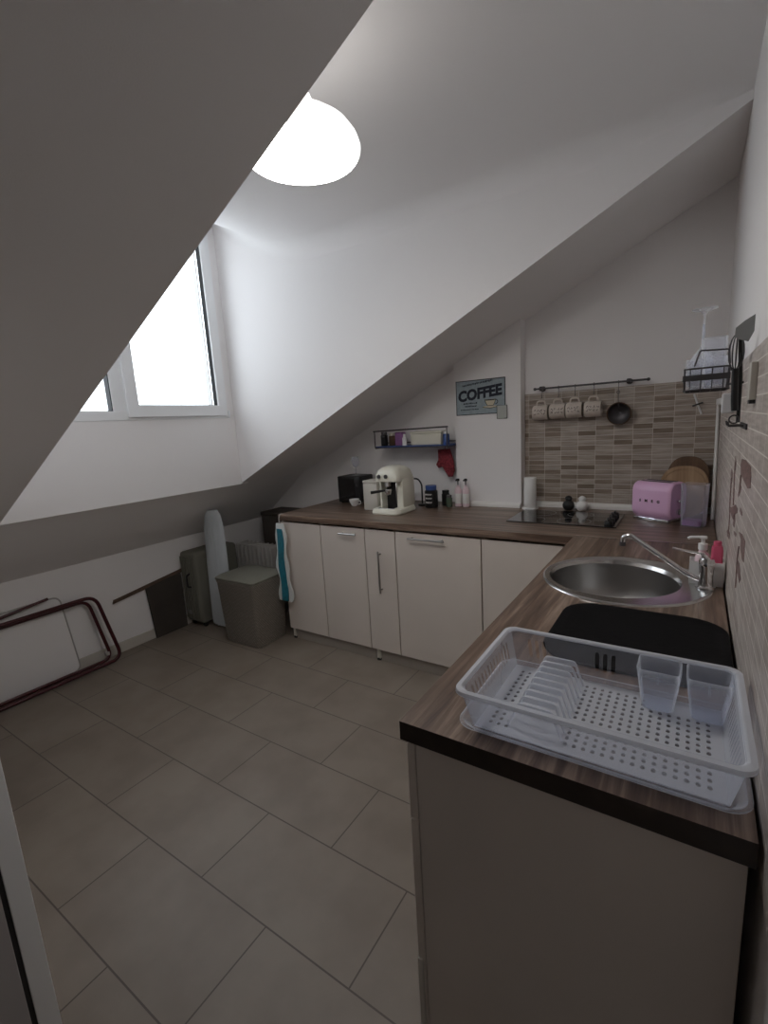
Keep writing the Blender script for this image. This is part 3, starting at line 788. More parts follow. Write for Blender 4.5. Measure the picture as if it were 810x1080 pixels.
# strainer with dark bowls
hook('hook', -.372, 'dark hook right of the four mugs holding the strainer')
o = thing('tea_strainer', 'dark metal strainer hanging at the right end of the rail', 'strainer', (-.365, 2.985, 1.47))
bm = NB(); tube(bm, arc([(-.372, 2.998, 1.607), (-.372, 2.998, 1.56), (-.368, 2.99, 1.52)], .01), .0022, 8)
tube(bm, [(-.372+.008*math.cos(a*PI/6), 2.998, 1.601+.008*math.sin(a*PI/6)) for a in range(12)], .0018, 6, closed=True)
part('handle', bm, 'dark_metal', o, True)
prf = [(.060*math.sin(k*PI/16), -.045*math.cos(k*PI/16)) for k in range(9)]
bm = lathe(NB(), [(max(r, .0005), z) for r, z in prf], (-.365, 2.985, 1.482), 28, Matrix.Rotation(PI/2+.25, 4, 'X'), cap=False)
part('bowl', bm, 'dark_metal', o, True, solid=.0015)
bm = NB(); tube(bm, [(-.365+.061*math.cos(2*PI*k/28), 2.985+.061*math.sin(2*PI*k/28)*math.cos(PI/2+.25), 1.482+.061*math.sin(2*PI*k/28)) for k in range(28)], .003, 6, closed=True)
part('rim', bm, 'brown_jar', o, True)
# crucifix
o = thing('crucifix', 'small pale crucifix on the tiles below the glass basket', 'cross', (.003, 3.036, 1.45))
bm = NB(); tube(bm, [(-.016, 3.036, 1.562), (.022, 3.036, 1.456)], .0045, 8)
part('upright', bm, 'white_plastic', o, True)
bm = NB(); tube(bm, [(-.020, 3.028, 1.500), (.026, 3.028, 1.516)], .004, 8)
part('crossbar', bm, 'dark_metal', o, True)
# conduit and junction box
o = thing('cable_conduit', 'white cable conduit running down the tiled corner', 'conduit', (.088, 3.02, WT))
bm = NB(); pts = [(.093, 3.028, 1.50), (.094, 3.03, 1.40), (.096, 3.02, 1.25), (.096, 2.95, 1.10), (.096, 2.88, 1.0), (.095, 2.85, WT+.002)]
tube(bm, arc(pts, .05), .008, 10)
part('pipe', bm, 'skirting_white', o, True)
part('trunking', box(NB(), .082, .104, 1.98, 3.04, 1.500, 1.528, .002), 'skirting_white', o)
part('junction_box', box(NB(), .070, .104, 1.96, 2.05, 1.47, 1.535, .004), 'white_plastic', o)

# ------------------------------------------------------------------ wall basket with glasses
o = thing('wall_basket', 'grey metal wall basket holding glasses above the toaster', 'basket', (.02, 1.80, 1.53))
bx0, bx1, by0, by1, bz0, bz1 = -.036, .074, 1.690, 1.910, 1.545, 1.606
bm = NB()
for z in (bz0, bz1): tube(bm, arc([(bx0, by0, z), (bx1, by0, z), (bx1, by1, z), (bx0, by1, z)], .014, 4, True), .0026, 8, closed=True)
for k in range(5):
    y = by0+.02+k*(by1-by0-.04)/4; tube(bm, [(bx0, y, bz1), (bx0, y, bz0), (bx1, y, bz0), (bx1, y, bz1)], .0015, 6)
for k in range(4):
    x = bx0+.015+k*(bx1-bx0-.03)/3; tube(bm, [(x, by0, bz1), (x, by0, bz0), (x, by1, bz0), (x, by1, bz1)], .0015, 6)
part('wire_frame', bm, 'dark_metal', o, True)
bm = NB(); box(bm, bx0-.001, bx1+.001, by0-.0035, by0-.0015, bz0+.026, bz0+.043); box(bm, bx0-.0035, bx0-.0015, by0, by1, bz0+.026, bz0+.043)
part('band', bm, 'dark_metal', o)
bm = NB(); tube(bm, arc([(-.012, by0-.002, 1.612), (.000, by0-.002, 1.655), (.068, by0-.002, 1.651), (.072, by0-.002, 1.612)], .006), .0024, 8)
part('guard', bm, 'dark_metal', o, True)
bm = NB()
for z in (1.556,): tube(bm, arc([(bx1, 1.72, z), (.090, 1.66, z), (.1045, 1.66, z)], .01), .003, 8)
part('bracket', bm, 'black_plastic', o, True)
part('strut', tube(NB(), [(bx1, by1-.01, bz1), (.1045, by1-.01, bz1)], .003, 8), 'black_plastic', o, True)
def tumbler(x, y, z, r0, r1, h, lab, rings=True):
    o = thing('tumbler', lab, 'glass', (x, y, z), 'tumblers in the wall basket')
    pr = [(.001, 0), (r0, 0), (r0+.0005, .003)]
    for k in range(1, 7): pr.append((r0+(r1-r0)*k/6+(.0008 if k % 2 else 0), h*k/6))
    for k in range(6, 0, -1): pr.append((r0-.0025+(r1-r0)*k/6, h*k/6-.0005))
    pr += [(r0-.003, .008), (.001, .008)]
    part('glass_body', lathe(NB(), pr, (x, y, z), 28, cap=False), 'glass', o, True)
    return o
tumbler(-.010, 1.722, 1.5488, .020, .0235, .085, 'clear tumbler at the front left of the wall basket')
tumbler(.040, 1.725, 1.5488, .026, .031, .088, 'wide clear tumbler at the front right of the wall basket')
tumbler(.036, 1.800, 1.5488, .027, .0325, .150, 'tall clear tumbler behind the front pair in the wall basket')
o = thing('wine_glass', 'upside-down stemmed glass sticking up from the wall basket', 'glass', (-.005, 1.842, 1.549))
gx, gy, gz = .006, 1.860, 1.5488
pr = [(.026, 0), (.030, .02), (.034, .05), (.034, .075), (.026, .105), (.010, .125), (.0038, .135), (.0035, .20), (.0042, .228), (.012, .238), (.034, .2405), (.034, .2425), (.001, .2425)]
bm = lathe(NB(), pr[:8]+[(.0028, .20)], (gx, gy, gz), 32, cap=False); part('bowl', bm, 'glass', o, True, solid=.0012)
bm = lathe(NB(), [(.0035, .136), (.0032, .18), (.0035, .228)], (gx, gy, gz), 16); part('stem', bm, 'glass', o, True)
bm = lathe(NB(), [(.0036, .228), (.010, .237), (.034, .2445), (.034, .2465), (.001, .2440)], (gx, gy, gz), 32, cap=False); part('foot', bm, 'glass', o, True)
# utensils on the wall
UY = 1.50
o = thing('whisk', 'balloon whisk with a dark handle hanging upright on the wall', 'whisk', (.078, UY, 1.46))
bm = NB()
for k in range(6):
    a = PI*k/6; pts = []
    for j in range(17):
        t = 2*PI*j/16; u = math.sin(t/2)
        rr = .016*math.sin(t) if True else 0
        pts.append((.075+rr*math.cos(a), UY+rr*math.sin(a), 1.580+.088*(1-math.cos(t))/2))
    tube(bm, pts, .0011, 5)
part('wires', bm, 'dark_metal', o, True)
part('handle', tube(NB(), [(.080, UY, 1.482), (.078, UY, 1.51), (.075, UY, 1.584)], .0075, 12), 'black_plastic', o, True)
bm = NB(); tube(bm, [(.080+.010*math.cos(2*PI*k/16), UY, 1.461+.010*math.sin(2*PI*k/16)) for k in range(16)], .0018, 6, closed=True)
part('loop', bm, 'dark_metal', o, True)
o = thing('spatula', 'dark slotted spatula behind the whisk on the white wall', 'spatula', (.085, 1.56, 1.44))
part('handle', tube(NB(), [(.093, 1.575, 1.452), (.090, 1.550, 1.56), (.079, 1.46, 1.655)], .0045, 10), 'black_plastic', o, True)
bm = NB()
bl = [(.067, 1.656), (.068, 1.676), (.084, 1.690), (.1035, 1.702), (.1035, 1.664), (.094, 1.642), (.082, 1.647), (.074, 1.650)]
prism(bm, bl, 'y', 1.450, 1.453)
part('blade', bm, 'grey_foot', o)
o = thing('wall_hook_bar', 'dark hook bar on the tiles that carries whisk and spatula', 'hook bar', (.10, 1.53, 1.45))
part('plate', box(NB(), .1005, .1045, 1.44, 1.62, 1.436, 1.450, .001), 'dark_metal', o)
bm = NB()
for y in (UY, 1.575): tube(bm, arc([(.1005, y, 1.444), (.070, y, 1.444), (.068, y, 1.456)], .004), .0022, 6)
part('prong', bm, 'dark_metal', o, True)
o = thing('magnetic_bar', 'narrow pale bar standing out from the right wall tiles', 'bar', (.095, 1.335, 1.49))
part('bar', box(NB(), .092, .1048, 1.300, 1.348, 1.506, 1.585, .002), 'pearl_white', o)
part('clip', box(NB(), .094, .1048, 1.304, 1.344, 1.4975, 1.5058, .001), 'black_plastic', o)

# ------------------------------------------------------------------ coffee sign on the column
o = thing('coffee_sign', 'blue-grey tin COFFEE sign on the white wall column', 'sign', (-1.172, 2.957, 1.636))
YS = 2.9575
SXc, SZc, SW, SH = -1.172, 1.637, .334, .220
part('plate', box(NB(), SXc-SW/2, SXc+SW/2, YS-.003, YS, SZc-SH/2, SZc+SH/2), 'poster_blue', o)
bm = NB(); bw = .005
for a in ((-SW/2, SW/2, -SH/2, -SH/2+bw), (-SW/2, SW/2, SH/2-bw, SH/2), (-SW/2, -SW/2+bw, -SH/2+bw, SH/2-bw), (SW/2-bw, SW/2, -SH/2+bw, SH/2-bw)):
    box(bm, SXc+a[0], SXc+a[1], YS-.0042, YS-.0031, SZc+a[2], SZc+a[3])
part('border', bm, 'poster_border', o)
bm = text_bm(NB(), 'COFFEE', .091, T(SXc-.006, YS-.0036, SZc+.020) @ Matrix.Rotation(-.10, 4, 'Y') @ FACE_NY @ Matrix.Scale(.94, 4, (1, 0, 0)), .0005, shear=.12, bold=.0045)
part('lettering', bm, 'poster_text', o)
bm = NB(); rnd = random.Random(3)
def dashes(x0, x1, z, h, dz=0.0):
    x = x0
    while x < x1:
        w = .004+rnd.random()*.005
        zz = z+dz*(x-x0)
        box(bm, SXc+x, SXc+min(x+w, x1), YS-.0038, YS-.0031, SZc+zz-h/2*(.5+rnd.random()*.5), SZc+zz+h/2*(.5+rnd.random()*.5)); x += w+.003
dashes(-.12, .085, .078, .013, .10); dashes(-.115, -.02, -.036, .012); dashes(-.105, -.025, -.054, .012); dashes(-.135, -.01, -.075, .009)
part('small_print', bm, 'poster_text', o)
bm = NB()
cup = [(.032, -.018), (.104, -.018), (.098, -.040), (.088, -.058), (.050, -.058), (.038, -.040)]
prism(bm, [(SXc+a, SZc+b) for a, b in cup], 'y', YS-.0040, YS-.0031)
sau = [(SXc+.068+.052*math.cos(2*PI*k/20), SZc-.066+.008*math.sin(2*PI*k/20)) for k in range(20)]
prism(bm, sau, 'y', YS-.0039, YS-.0031)
part('cup_picture', bm, 'poster_cup', o)
bm = NB(); tube(bm, [(SXc+.104+.013*math.cos(a), YS-.0038, SZc-.036+.013*math.sin(a)) for a in [(-100+200*k/10)*PI/180 for k in range(11)]], .002, 6)
prism(bm, [(SXc+.034+.0, SZc-.019), (SXc+.102, SZc-.019), (SXc+.096, SZc-.026), (SXc+.040, SZc-.026)], 'y', YS-.0044, YS-.0041)
for pl_ in ([(.032, -.018), (.038, -.040), (.050, -.058), (.088, -.058), (.098, -.040), (.104, -.018)], [(.016, -.066), (.068, -.075), (.120, -.066)]):
    tube(bm, [(SXc+a, YS-.0042, SZc+b) for a, b in pl_], .0018, 5)
part('cup_outline', bm, 'poster_border', o, True)
o = thing('note_card', 'small grey card over the lower right corner of the coffee sign', 'card', (-1.02, 2.95, 1.49))
part('card_face', box(NB(), -1.058, -.995, 2.9490, 2.9505, 1.495, 1.574), 'card_grey', o)
bm = NB(); tube(bm, [(-1.059, 2.9495, 1.494), (-.994, 2.9495, 1.494), (-.994, 2.9495, 1.575), (-1.059, 2.9495, 1.575)], .0022, 6, closed=True)
box(bm, -1.026, -1.020, 2.9505, 2.9530, 1.53, 1.54)
part('card_edge', bm, 'poster_border', o, True)

# ------------------------------------------------------------------ niche shelf left of the column
o = thing('wall_shelf', 'blue-grey wire shelf in the niche left of the wall column', 'shelf', (-1.65, 2.95, 1.30))
bm = NB()
sx0, sx1 = -1.955, -1.362
tube(bm, [(sx0, 2.86, 1.452), (sx1, 2.86, 1.462)], .005, 8); tube(bm, [(sx0, 3.045, 1.36), (sx1, 3.045, 1.36)], .004, 8)
for x in (sx0+.01, -1.36-.01): tube(bm, arc([(x, 2.86, 1.455), (x, 2.86, 1.330), (x, 3.045, 1.330)], .01), .004, 8); 
tube(bm, [(sx0+.01, 2.86, 1.334), (sx1-.008, 2.86, 1.334)], .004, 8)
part('wire_frame', bm, 'dark_metal', o, True)
part('shelf_board', box(NB(), sx0+.006, sx1-.006, 2.866, 3.043, 1.3340, 1.3440, .002), 'blue_tin', o)
Zs = 1.3445
def jar(x, y, z, r, h, mb, mc, lab, name='jar', grp=None):
    o = thing(name, lab, 'jar', (x, y, z), grp)
    part('body', lathe(NB(), [(r*.9, 0), (r, .004), (r, h*.74), (r*.8, h*.80)], (x, y, z), 24), mb, o, True)
    part('lid', lathe(NB(), [(r*.84, h*.80), (r*.86, h*.98), (r*.80, h)], (x, y, z), 24), mc, o, True)
    return o
jar(-1.915, 2.94, Zs, .026, .10, 'black_plastic', 'dark_metal', 'black jar at the left end of the niche shelf')
jar(-1.845, 2.94, Zs, .026, .09, 'brown_jar', 'cream_enamel', 'brown jar with pale lid on the niche shelf beside the black jar')
single('packet', box(NB(), -1.800, -1.735, 2.90, 2.95, Zs, Zs+.095, .006), 'violet_pack', 'purple packet standing on the niche shelf', 'packet')
o = thing('bottle', 'small white bottle in front of the purple packet on the niche shelf', 'bottle', (-1.715, 2.91, Zs))
part('body', lathe(NB(), [(.016, 0), (.017, .05), (.009, .066)], (-1.713, 2.89, Zs), 20), 'white_plastic', o, True)
part('cap', lathe(NB(), [(.009, .066), (.009, .08)], (-1.713, 2.89, Zs), 16), 'white_plastic', o, True)
o = thing('storage_box', 'long cream box with rounded edges on the niche shelf', 'box', (-1.54, 2.93, Zs))
part('body', box(NB(), -1.660, -1.425, 2.88, 2.98, Zs, Zs+.078, .008), 'cream_enamel', o, True)
part('lid', box(NB(), -1.663, -1.422, 2.877, 2.983, Zs+.0785, Zs+.094, .005), 'cream_enamel', o, True)
jar(-1.395, 2.90, Zs, .022, .088, 'blue_tin', 'white_plastic', 'slim blue jar at the right end of the niche shelf')
# patterned oven mitt hanging under the shelf
o = thing('oven_mitt', 'dark red patterned oven mitt hanging under the niche shelf', 'oven mitt', (-1.43, 3.0, 1.13))
o.location = (-1.44, 2.99, 1.13); ORG['oven_mitt'] = Vector((-1.44, 2.99, 1.13))
bm = NB()
mit = [(-.060, .180), (.030, .185), (.055, .10), (.062, .03), (.045, -.010), (.015, -.012), (-.010, .030), (-.030, .060), (-.060, .050), (-.078, .075), (-.060, .110)]
rg = []
for y, s in ((2.972, .86), (2.976, .97), (2.984, 1), (2.992, .97), (2.996, .86)):
    cxm, czm = -.005, .09
    rg.append([(-1.44+cxm+(p[0]-cxm)*s, y, 1.125+czm+(p[1]-czm)*s) for p in mit])
loft(bm, rg); part('glove', bm, 'red_cloth', o, True)
bm = NB(); tube(bm, [(-1.45, 2.984, 1.304), (-1.446, 2.984, 1.325), (-1.45, 2.982, 1.3335)], .002, 6); part('loop', bm, 'red_cloth', o, True)
# ------------------------------------------------------------------ coffee machine
MX, MY = -1.690, 2.60
o = thing('espresso_machine', 'cream domed espresso machine on the back worktop', 'coffee machine', (MX, MY, WT))
def rrz(x0, x1, y0, y1, r, z): return rr3(x0, x1, y0, y1, r, z)
bm = NB(); loft(bm, [rrz(-1.815, -1.560, 2.455, 2.745, .05, WT+.001), rrz(-1.820, -1.555, 2.450, 2.750, .055, WT+.012), rrz(-1.812, -1.563, 2.458, 2.742, .05, WT+.034), rrz(-1.80, -1.575, 2.47, 2.73, .045, WT+.038)])
part('base', bm, 'cream_enamel', o, True)
part('drip_grate', box(NB(), -1.755, -1.615, 2.475, 2.60, WT+.0385, WT+.043, .002), 'chrome', o)
bm = NB(); loft(bm, [rrz(-1.775, -1.580, 2.625, 2.735, .03, WT+.038), rrz(-1.775, -1.580, 2.625, 2.735, .03, WT+.23)])
part('column', bm, 'black_plastic', o, True)
for xa, xb, nm in ((-1.787, -1.768, 'side_panel'), (-1.632, -1.575, 'side_panel')):
    part(nm, box(NB(), xa, xb, 2.560, 2.74, WT+.036, WT+.228, .006), 'cream_enamel', o, True)
bm = NB()
loft(bm, [rrz(-1.790, -1.580, 2.500, 2.745, .035, WT+.216), rrz(-1.795, -1.575, 2.495, 2.750, .04, WT+.240), rrz(-1.785, -1.590, 2.505, 2.740, .045, WT+.280), rrz(-1.765, -1.612, 2.530, 2.720, .05, WT+.303), rrz(-1.73, -1.65, 2.57, 2.68, .03, WT+.312)])
part('head', bm, 'cream_enamel', o, True)
for x in (-1.742, -1.680):
    part('dial', lathe(NB(), [(.014, 0), (.013, .012), (.001, .013)], (x, 2.4965, WT+.250), 20, Matrix.Rotation(PI/2, 4, 'X')), 'dark_metal', o, True)
bm = lathe(NB(), [(.026, 0), (.028, .03), (.022, .036)], (-1.70, 2.55, WT+.180), 24)
part('group_head', bm, 'chrome', o, True)
pf = part('portafilter', lathe(NB(), [(.010, -.03), (.022, -.024), (.029, 0), (.029, .014)], (-1.70, 2.55, WT+.150), 24), 'chrome', o, True)
bm = NB(); tube(bm, [(-1.716, 2.53, WT+.154), (-1.800, 2.455, WT+.146)], .009, 12, taper=(.8, 1.2)); part('handle', bm, 'black_plastic', pf, True)
bm = NB(); tube(bm, arc([(-1.612, 2.53, WT+.222), (-1.602, 2.51, WT+.17), (-1.590, 2.495, WT+.075)], .02), .004, 8); part('steam_wand', bm, 'chrome', o, True)
o = thing('canister', 'square cream canister with lid left of the espresso machine', 'canister', (-1.885, 2.66, WT))
part('body', box(NB(), -1.893, -1.778, 2.600, 2.715, WT+.0008, WT+.185, .006), 'pearl_white', o, True)
part('lid', box(NB(), -1.895, -1.776, 2.598, 2.717, WT+.1855, WT+.205, .006), 'pearl_white', o, True)
bpy.data.objects['espresso_machine'].scale = (.85, .85, .98); bpy.data.objects['espresso_machine'].location = (-1.650, 2.60, WT)
# dark appliance, glass and cup at the left end
o = thing('toaster_oven', 'black box appliance at the left end of the back worktop', 'appliance', (-2.16, 2.87, WT))
part('body', box(NB(), -2.275, -2.065, 2.80, 2.98, WT+.006, WT+.205, .008), 'black_plastic', o, True)
part('door', box(NB(), -2.262, -2.115, 2.795, 2.7995, WT+.02, WT+.190, .001), 'black_gloss', o)
part('knob', lathe(NB(), [(.010, 0), (.009, .010), (.001, .011)], (-2.090, 2.7995, WT+.14), 16, Matrix.Rotation(PI/2, 4, 'X')), 'dark_metal', o, True)
bm = NB()
for x in (-2.25, -2.09):
    for y in (2.82, 2.96): lathe(bm, [(.010, .0005), (.010, .0062)], (x, y, WT), 12)
part('feet', bm, 'black_plastic', o)
o = thing('wine_glass', 'clear stemmed glass standing on the black appliance', 'glass', (-2.15, 2.88, WT+.205))
g0 = WT+.2055
part('foot', lathe(NB(), [(.030, 0), (.030, .002), (.004, .008)], (-2.15, 2.88, g0), 24), 'glass', o, True)
part('stem', lathe(NB(), [(.004, .0075), (.0035, .06)], (-2.15, 2.88, g0), 12), 'glass', o, True)
part('bowl', lathe(NB(), [(.0035, .0602), (.020, .07), (.030, .09), (.031, .115), (.027, .14)], (-2.15, 2.88, g0), 24, cap=False), 'glass', o, True, solid=.001)
o = thing('cup', 'small white cup standing in front of the black appliance', 'cup', (-2.07, 2.73, WT))
part('bowl', lathe(NB(), [(.001, .0008), (.018, .0008), (.022, .006), (.034, .030), (.037, .050), (.034, .050), (.031, .030), (.018, .008), (.001, .007)], (-2.065, 2.72, WT), 28, cap=False), 'paper', o, True)
bm = NB(); tube(bm, arc([(-2.033, 2.72, WT+.040), (-2.008, 2.72, WT+.040), (-2.010, 2.72, WT+.016), (-2.042, 2.72, WT+.014)], .008), .003, 8); part('handle', bm, 'paper', o, True)
# black gooseneck lamp
o = thing('desk_lamp', 'thin black gooseneck lamp between the espresso machine and the jars', 'lamp', (-1.585, 2.86, WT))
part('base', lathe(NB(), [(.030, .0008), (.030, .012), (.006, .016)], (-1.575, 2.86, WT), 24), 'black_plastic', o, True)
bm = NB(); tube(bm, arc([(-1.575, 2.86, WT+.015), (-1.575, 2.86, WT+.150), (-1.60, 2.855, WT+.19), (-1.665, 2.84, WT+.190)], .035), .0055, 10); part('neck', bm, 'black_plastic', o, True)
part('head', lathe(NB(), [(.018, -.022), (.016, -.004), (.006, .008)], (-1.668, 2.84, WT+.192), 20), 'black_plastic', o, True)
# jars, tins and bottles
o = jar(-1.480, 2.815, WT+.0008, .044, .150, 'black_plastic', 'blue_tin', 'black jar with white lettered label and blue lid')
bm = NB(); cxj, cyj = -1.480, 2.815
for r_, zz in enumerate((.092, .066, .038)):
    for k in range(-3 if r_ else -4, 4):
        a = -PI/2+k*.16
        px, py = cxj+.0445*math.cos(a), cyj+.0445*math.sin(a)
        box(bm, px-.0022, px+.0022, py-.0006, py+.0006, WT+zz-.005+.003*(k % 2), WT+zz+.006)
part('label_print', bm, 'paper', o)
jar(-1.415, 2.905, WT+.0008, .028, .105, 'black_plastic', 'black_plastic', 'plain black canister behind the lettered jar')
jar(-1.370, 2.862, WT+.0008, .021, .080, 'bottle_green', 'dark_metal', 'small dark green jar left of the two pump bottles')
def lotion(x, lab):
    y = 2.895; o = thing('pump_bottle', lab, 'bottle', (x, y, WT+.0008), 'brown pump bottles beside the jars'); z = WT+.0008
    part('body', lathe(NB(), [(.022, 0), (.0235, .004), (.0235, .105), (.018, .125), (.009, .134), (.009, .145)], (x, y, z), 24), 'label_pink', o, True)
    part('label', lathe(NB(), [(.0238, .022), (.0240, .023), (.0240, .088), (.0238, .089)], (x, y, z), 24, cap=False), 'paper', o, True)
    part('stem', lathe(NB(), [(.004, .1455), (.004, .172)], (x, y, z), 10), 'black_plastic', o, True)
    bm = NB(); lathe(bm, [(.011, .172), (.011, .186), (.009, .188)], (x, y, z), 16); box(bm, x-.006, x+.006, y-.030, y, z+.174, z+.183, .002); part('pump', bm, 'black_plastic', o, True)
lotion(-1.317, 'left of two pale pump bottles with black pumps beside the column')
lotion(-1.262, 'right of two pale pump bottles with black pumps beside the column')

# ------------------------------------------------------------------ ceiling lamp
LX, LY = -1.020, 1.208
o = thing('pendant_lamp', 'lit white bell-shaped glass pendant lamp hanging from the dormer ceiling', 'pendant lamp', (LX, LY, CZ))
part('ceiling_plate', lathe(NB(), [(.040, -.001), (.042, -.010), (.030, -.022), (.006, -.026)], (LX, LY, CZ), 32), 'white_plastic', o, True)
part('cord', lathe(NB(), [(.004, -.0265), (.004, -.088)], (LX, LY, CZ), 12), 'white_plastic', o, True)
prof = [(.001, -.0885), (.010, -.090), (.020, -.112), (.032, -.138), (.043, -.162), (.052, -.186), (.058, -.204), (.088, -.210), (.122, -.223), (.150, -.243), (.168, -.267), (.175, -.288), (.173, -.299), (.166, -.306)]
part('shade', lathe(NB(), prof, (LX, LY, CZ), 48, cap=False), 'lamp_glass_top', o, True)
part('diffuser', lathe(NB(), [(.1658, -.3065), (.13, -.318), (.08, -.327), (.001, -.330)], (LX, LY, CZ), 48, cap=False), 'lamp_glass', o, True)

# ------------------------------------------------------------------ things under the slope
# red folding frame against the knee wall
o = thing('folding_frame', 'dark red folding metal tube frame leaning on the low wall', 'frame', (-3.3, 1.0, 0))
def loopyz(x, y0, y1, z0, z1, r, tilt=0.06):
    return arc([(x-tilt*(z1-z0), y0, z1), (x-tilt*(z1-z0), y1-.06, z1-.004), (x, y1, z0), (x, y0, z0)], r, 6)
part('tube_loop', tube(NB(), [Vector((-3.265, .42, .018))] + arc([(-3.255, .80, .020), (-3.235, 1.515, .022), (-3.300, 1.430, .475), (-3.300, .80, .480)], .075)[0:0] + arc([(-3.262, .45, .018), (-3.255, 1.505, .018), (-3.315, 1.425, .485), (-3.315, .45, .485)], .075), .0115, 12), 'burgundy', o, True)
part('tube_loop', tube(NB(), arc([(-3.292, .45, .032), (-3.285, 1.452, .030), (-3.340, 1.385, .462), (-3.340, .45, .462)], .065), .0105, 12), 'burgundy', o, True)
part('brace', tube(NB(), [(-3.345, .45, .462), (-3.335, 1.165, .552)], .009, 10), 'burgundy', o, True)
part('brace', tube(NB(), [(-3.272, .45, .045), (-3.272, 1.20, .040)], .010, 10), 'burgundy', o, True)
part('latch', box(NB(), -3.300, -3.278, 1.415, 1.440, .060, .085, .003), 'light_tube', o)
# pale folded board behind it
o = thing('folded_table', 'pale folded panel with rounded corner standing behind the red frame', 'panel', (-3.36, .9, 0))
pts = arc([(0, .45, .005), (0, 1.285, .005), (0, 1.235, .535), (0, .45, .535)], .05)
part('panel', prism(NB(), [(p.y, p.z) for p in pts], 'x', -3.368, -3.358), 'wall_paint', o)
part('edge_tube', tube(NB(), [(-3.362+.0, p.y, p.z+.004) for p in pts], .006, 8), 'light_tube', o, True)
# dark board and slat
single('board', prism(NB(), [(1.822, .001), (2.085, .001), (2.085, .445), (1.795, .405)], 'x', -3.366, -3.352), 'dark_panel', 'dark brown board standing against the low wall', 'board')
bm = NB(); prism(bm, [(1.555, .368), (1.565, .393), (2.25, .487), (2.25, .458)], 'x', -3.379, -3.367)
single('slat', bm, 'slat_brown', 'thin brown slat fixed along the low wall above the dark board', 'slat')
# suitcase
o = thing('suitcase', 'olive grey upright suitcase at the end of the low wall', 'suitcase', (-3.20, 2.25, 0))
part('shell', box(NB(), -3.370, -3.160, 2.10, 2.50, .035, .610, .028, 3), 'suitcase_fabric', o, True)
bm = NB()
for x in (-3.345, -3.31, -3.275, -3.24, -3.205): box(bm, x-.006, x+.006, 2.092, 2.101, .07, .575, .003)
part('rib', bm, 'suitcase_fabric', o)
part('carry_handle', tube(NB(), arc([(-3.258, 2.100, .33), (-3.258, 2.070, .34), (-3.258, 2.070, .43), (-3.258, 2.100, .44)], .012), .007, 8), 'black_plastic', o, True)
for x in (-3.335, -3.190):
    w = part('wheel', lathe(NB(), [(.018, -.009), (.0195, -.006), (.0195, .006), (.018, .009)], (x, 2.14, .0200), 20, Matrix.Rotation(PI/2, 4, 'Y')), 'black_plastic', o, True)
    w = part('wheel', lathe(NB(), [(.018, -.009), (.0195, -.006), (.0195, .006), (.018, .009)], (x, 2.46, .0200), 20, Matrix.Rotation(PI/2, 4, 'Y')), 'black_plastic', o, True)
part('emblem', lathe(NB(), [(.020, 0), (.017, .003), (.001, .004)], (-3.300, 2.091, .12), 20, Matrix.Rotation(PI/2, 4, 'X')), 'brushed', o, True)
# pleated pale cover
o = thing('ironing_board', 'folded upright board in a pale pleated cover beside the suitcase', 'ironing board', (-3.0, 2.2, 0))
bm = NB(); rings = []
for z, wx, s in ((.03, .215, .9), (.10, .225, 1), (.5, .220, 1), (.80, .200, 1), (.90, .150, .9), (.935, .08, .6)):
    ring_ = []
    n = 160; cx = -3.040-.005*z; cy = 2.19+.03*z
    for k in range(n):
        a = 2*PI*k/n; pl = 1
        ring_.append((cx+wx/2*math.cos(a)*(1+.03*math.cos(a*20)), cy+.034*math.sin(a)*pl+.008*math.cos(a*20)*s, z))
    rings.append(ring_)
loft(bm, rings)
part('pleated_cover', bm, 'textile', o, True)
bm = NB()
for x in (-3.10, -2.99): tube(bm, [(x, 2.19, .006), (x, 2.19, .05)], .010, 10)
part('foot', bm, 'grey_foot', o, True)
# fin radiator in the shade behind the hamper
o = thing('radiator', 'portable ribbed radiator standing behind the laundry hamper', 'radiator', (-3.0, 2.62, 0))
for k in range(9):
    x = -3.235+k*.051
    part('fin', box(NB(), x-.009, x+.009, 2.555, 2.69, .07, .575, .008, 3), 'light_tube', o, True)
part('pipe', tube(NB(), [(-3.24, 2.62, .13), (-2.82, 2.62, .13)], .014, 10), 'light_tube', o, True)
bm = NB()
for x in (-3.20, -2.86): box(bm, x-.015, x+.015, 2.52, 2.72, .0005, .0695, .004)
part('foot', bm, 'grey_foot', o)
o = thing('dark_fill_box', 'dark brown box added to fill the dark area behind the radiator', 'box', (-2.80, 2.90, 0))  # stand-in box, added to fill a very dark area behind the radiator
part('body', box(NB(), -3.14, -2.45, 2.78, 3.03, .001, .780, .006), 'dark_panel', o, True)
part('lid', box(NB(), -3.145, -2.445, 2.775, 3.035, .7805, .815, .006), 'dark_panel', o, True)
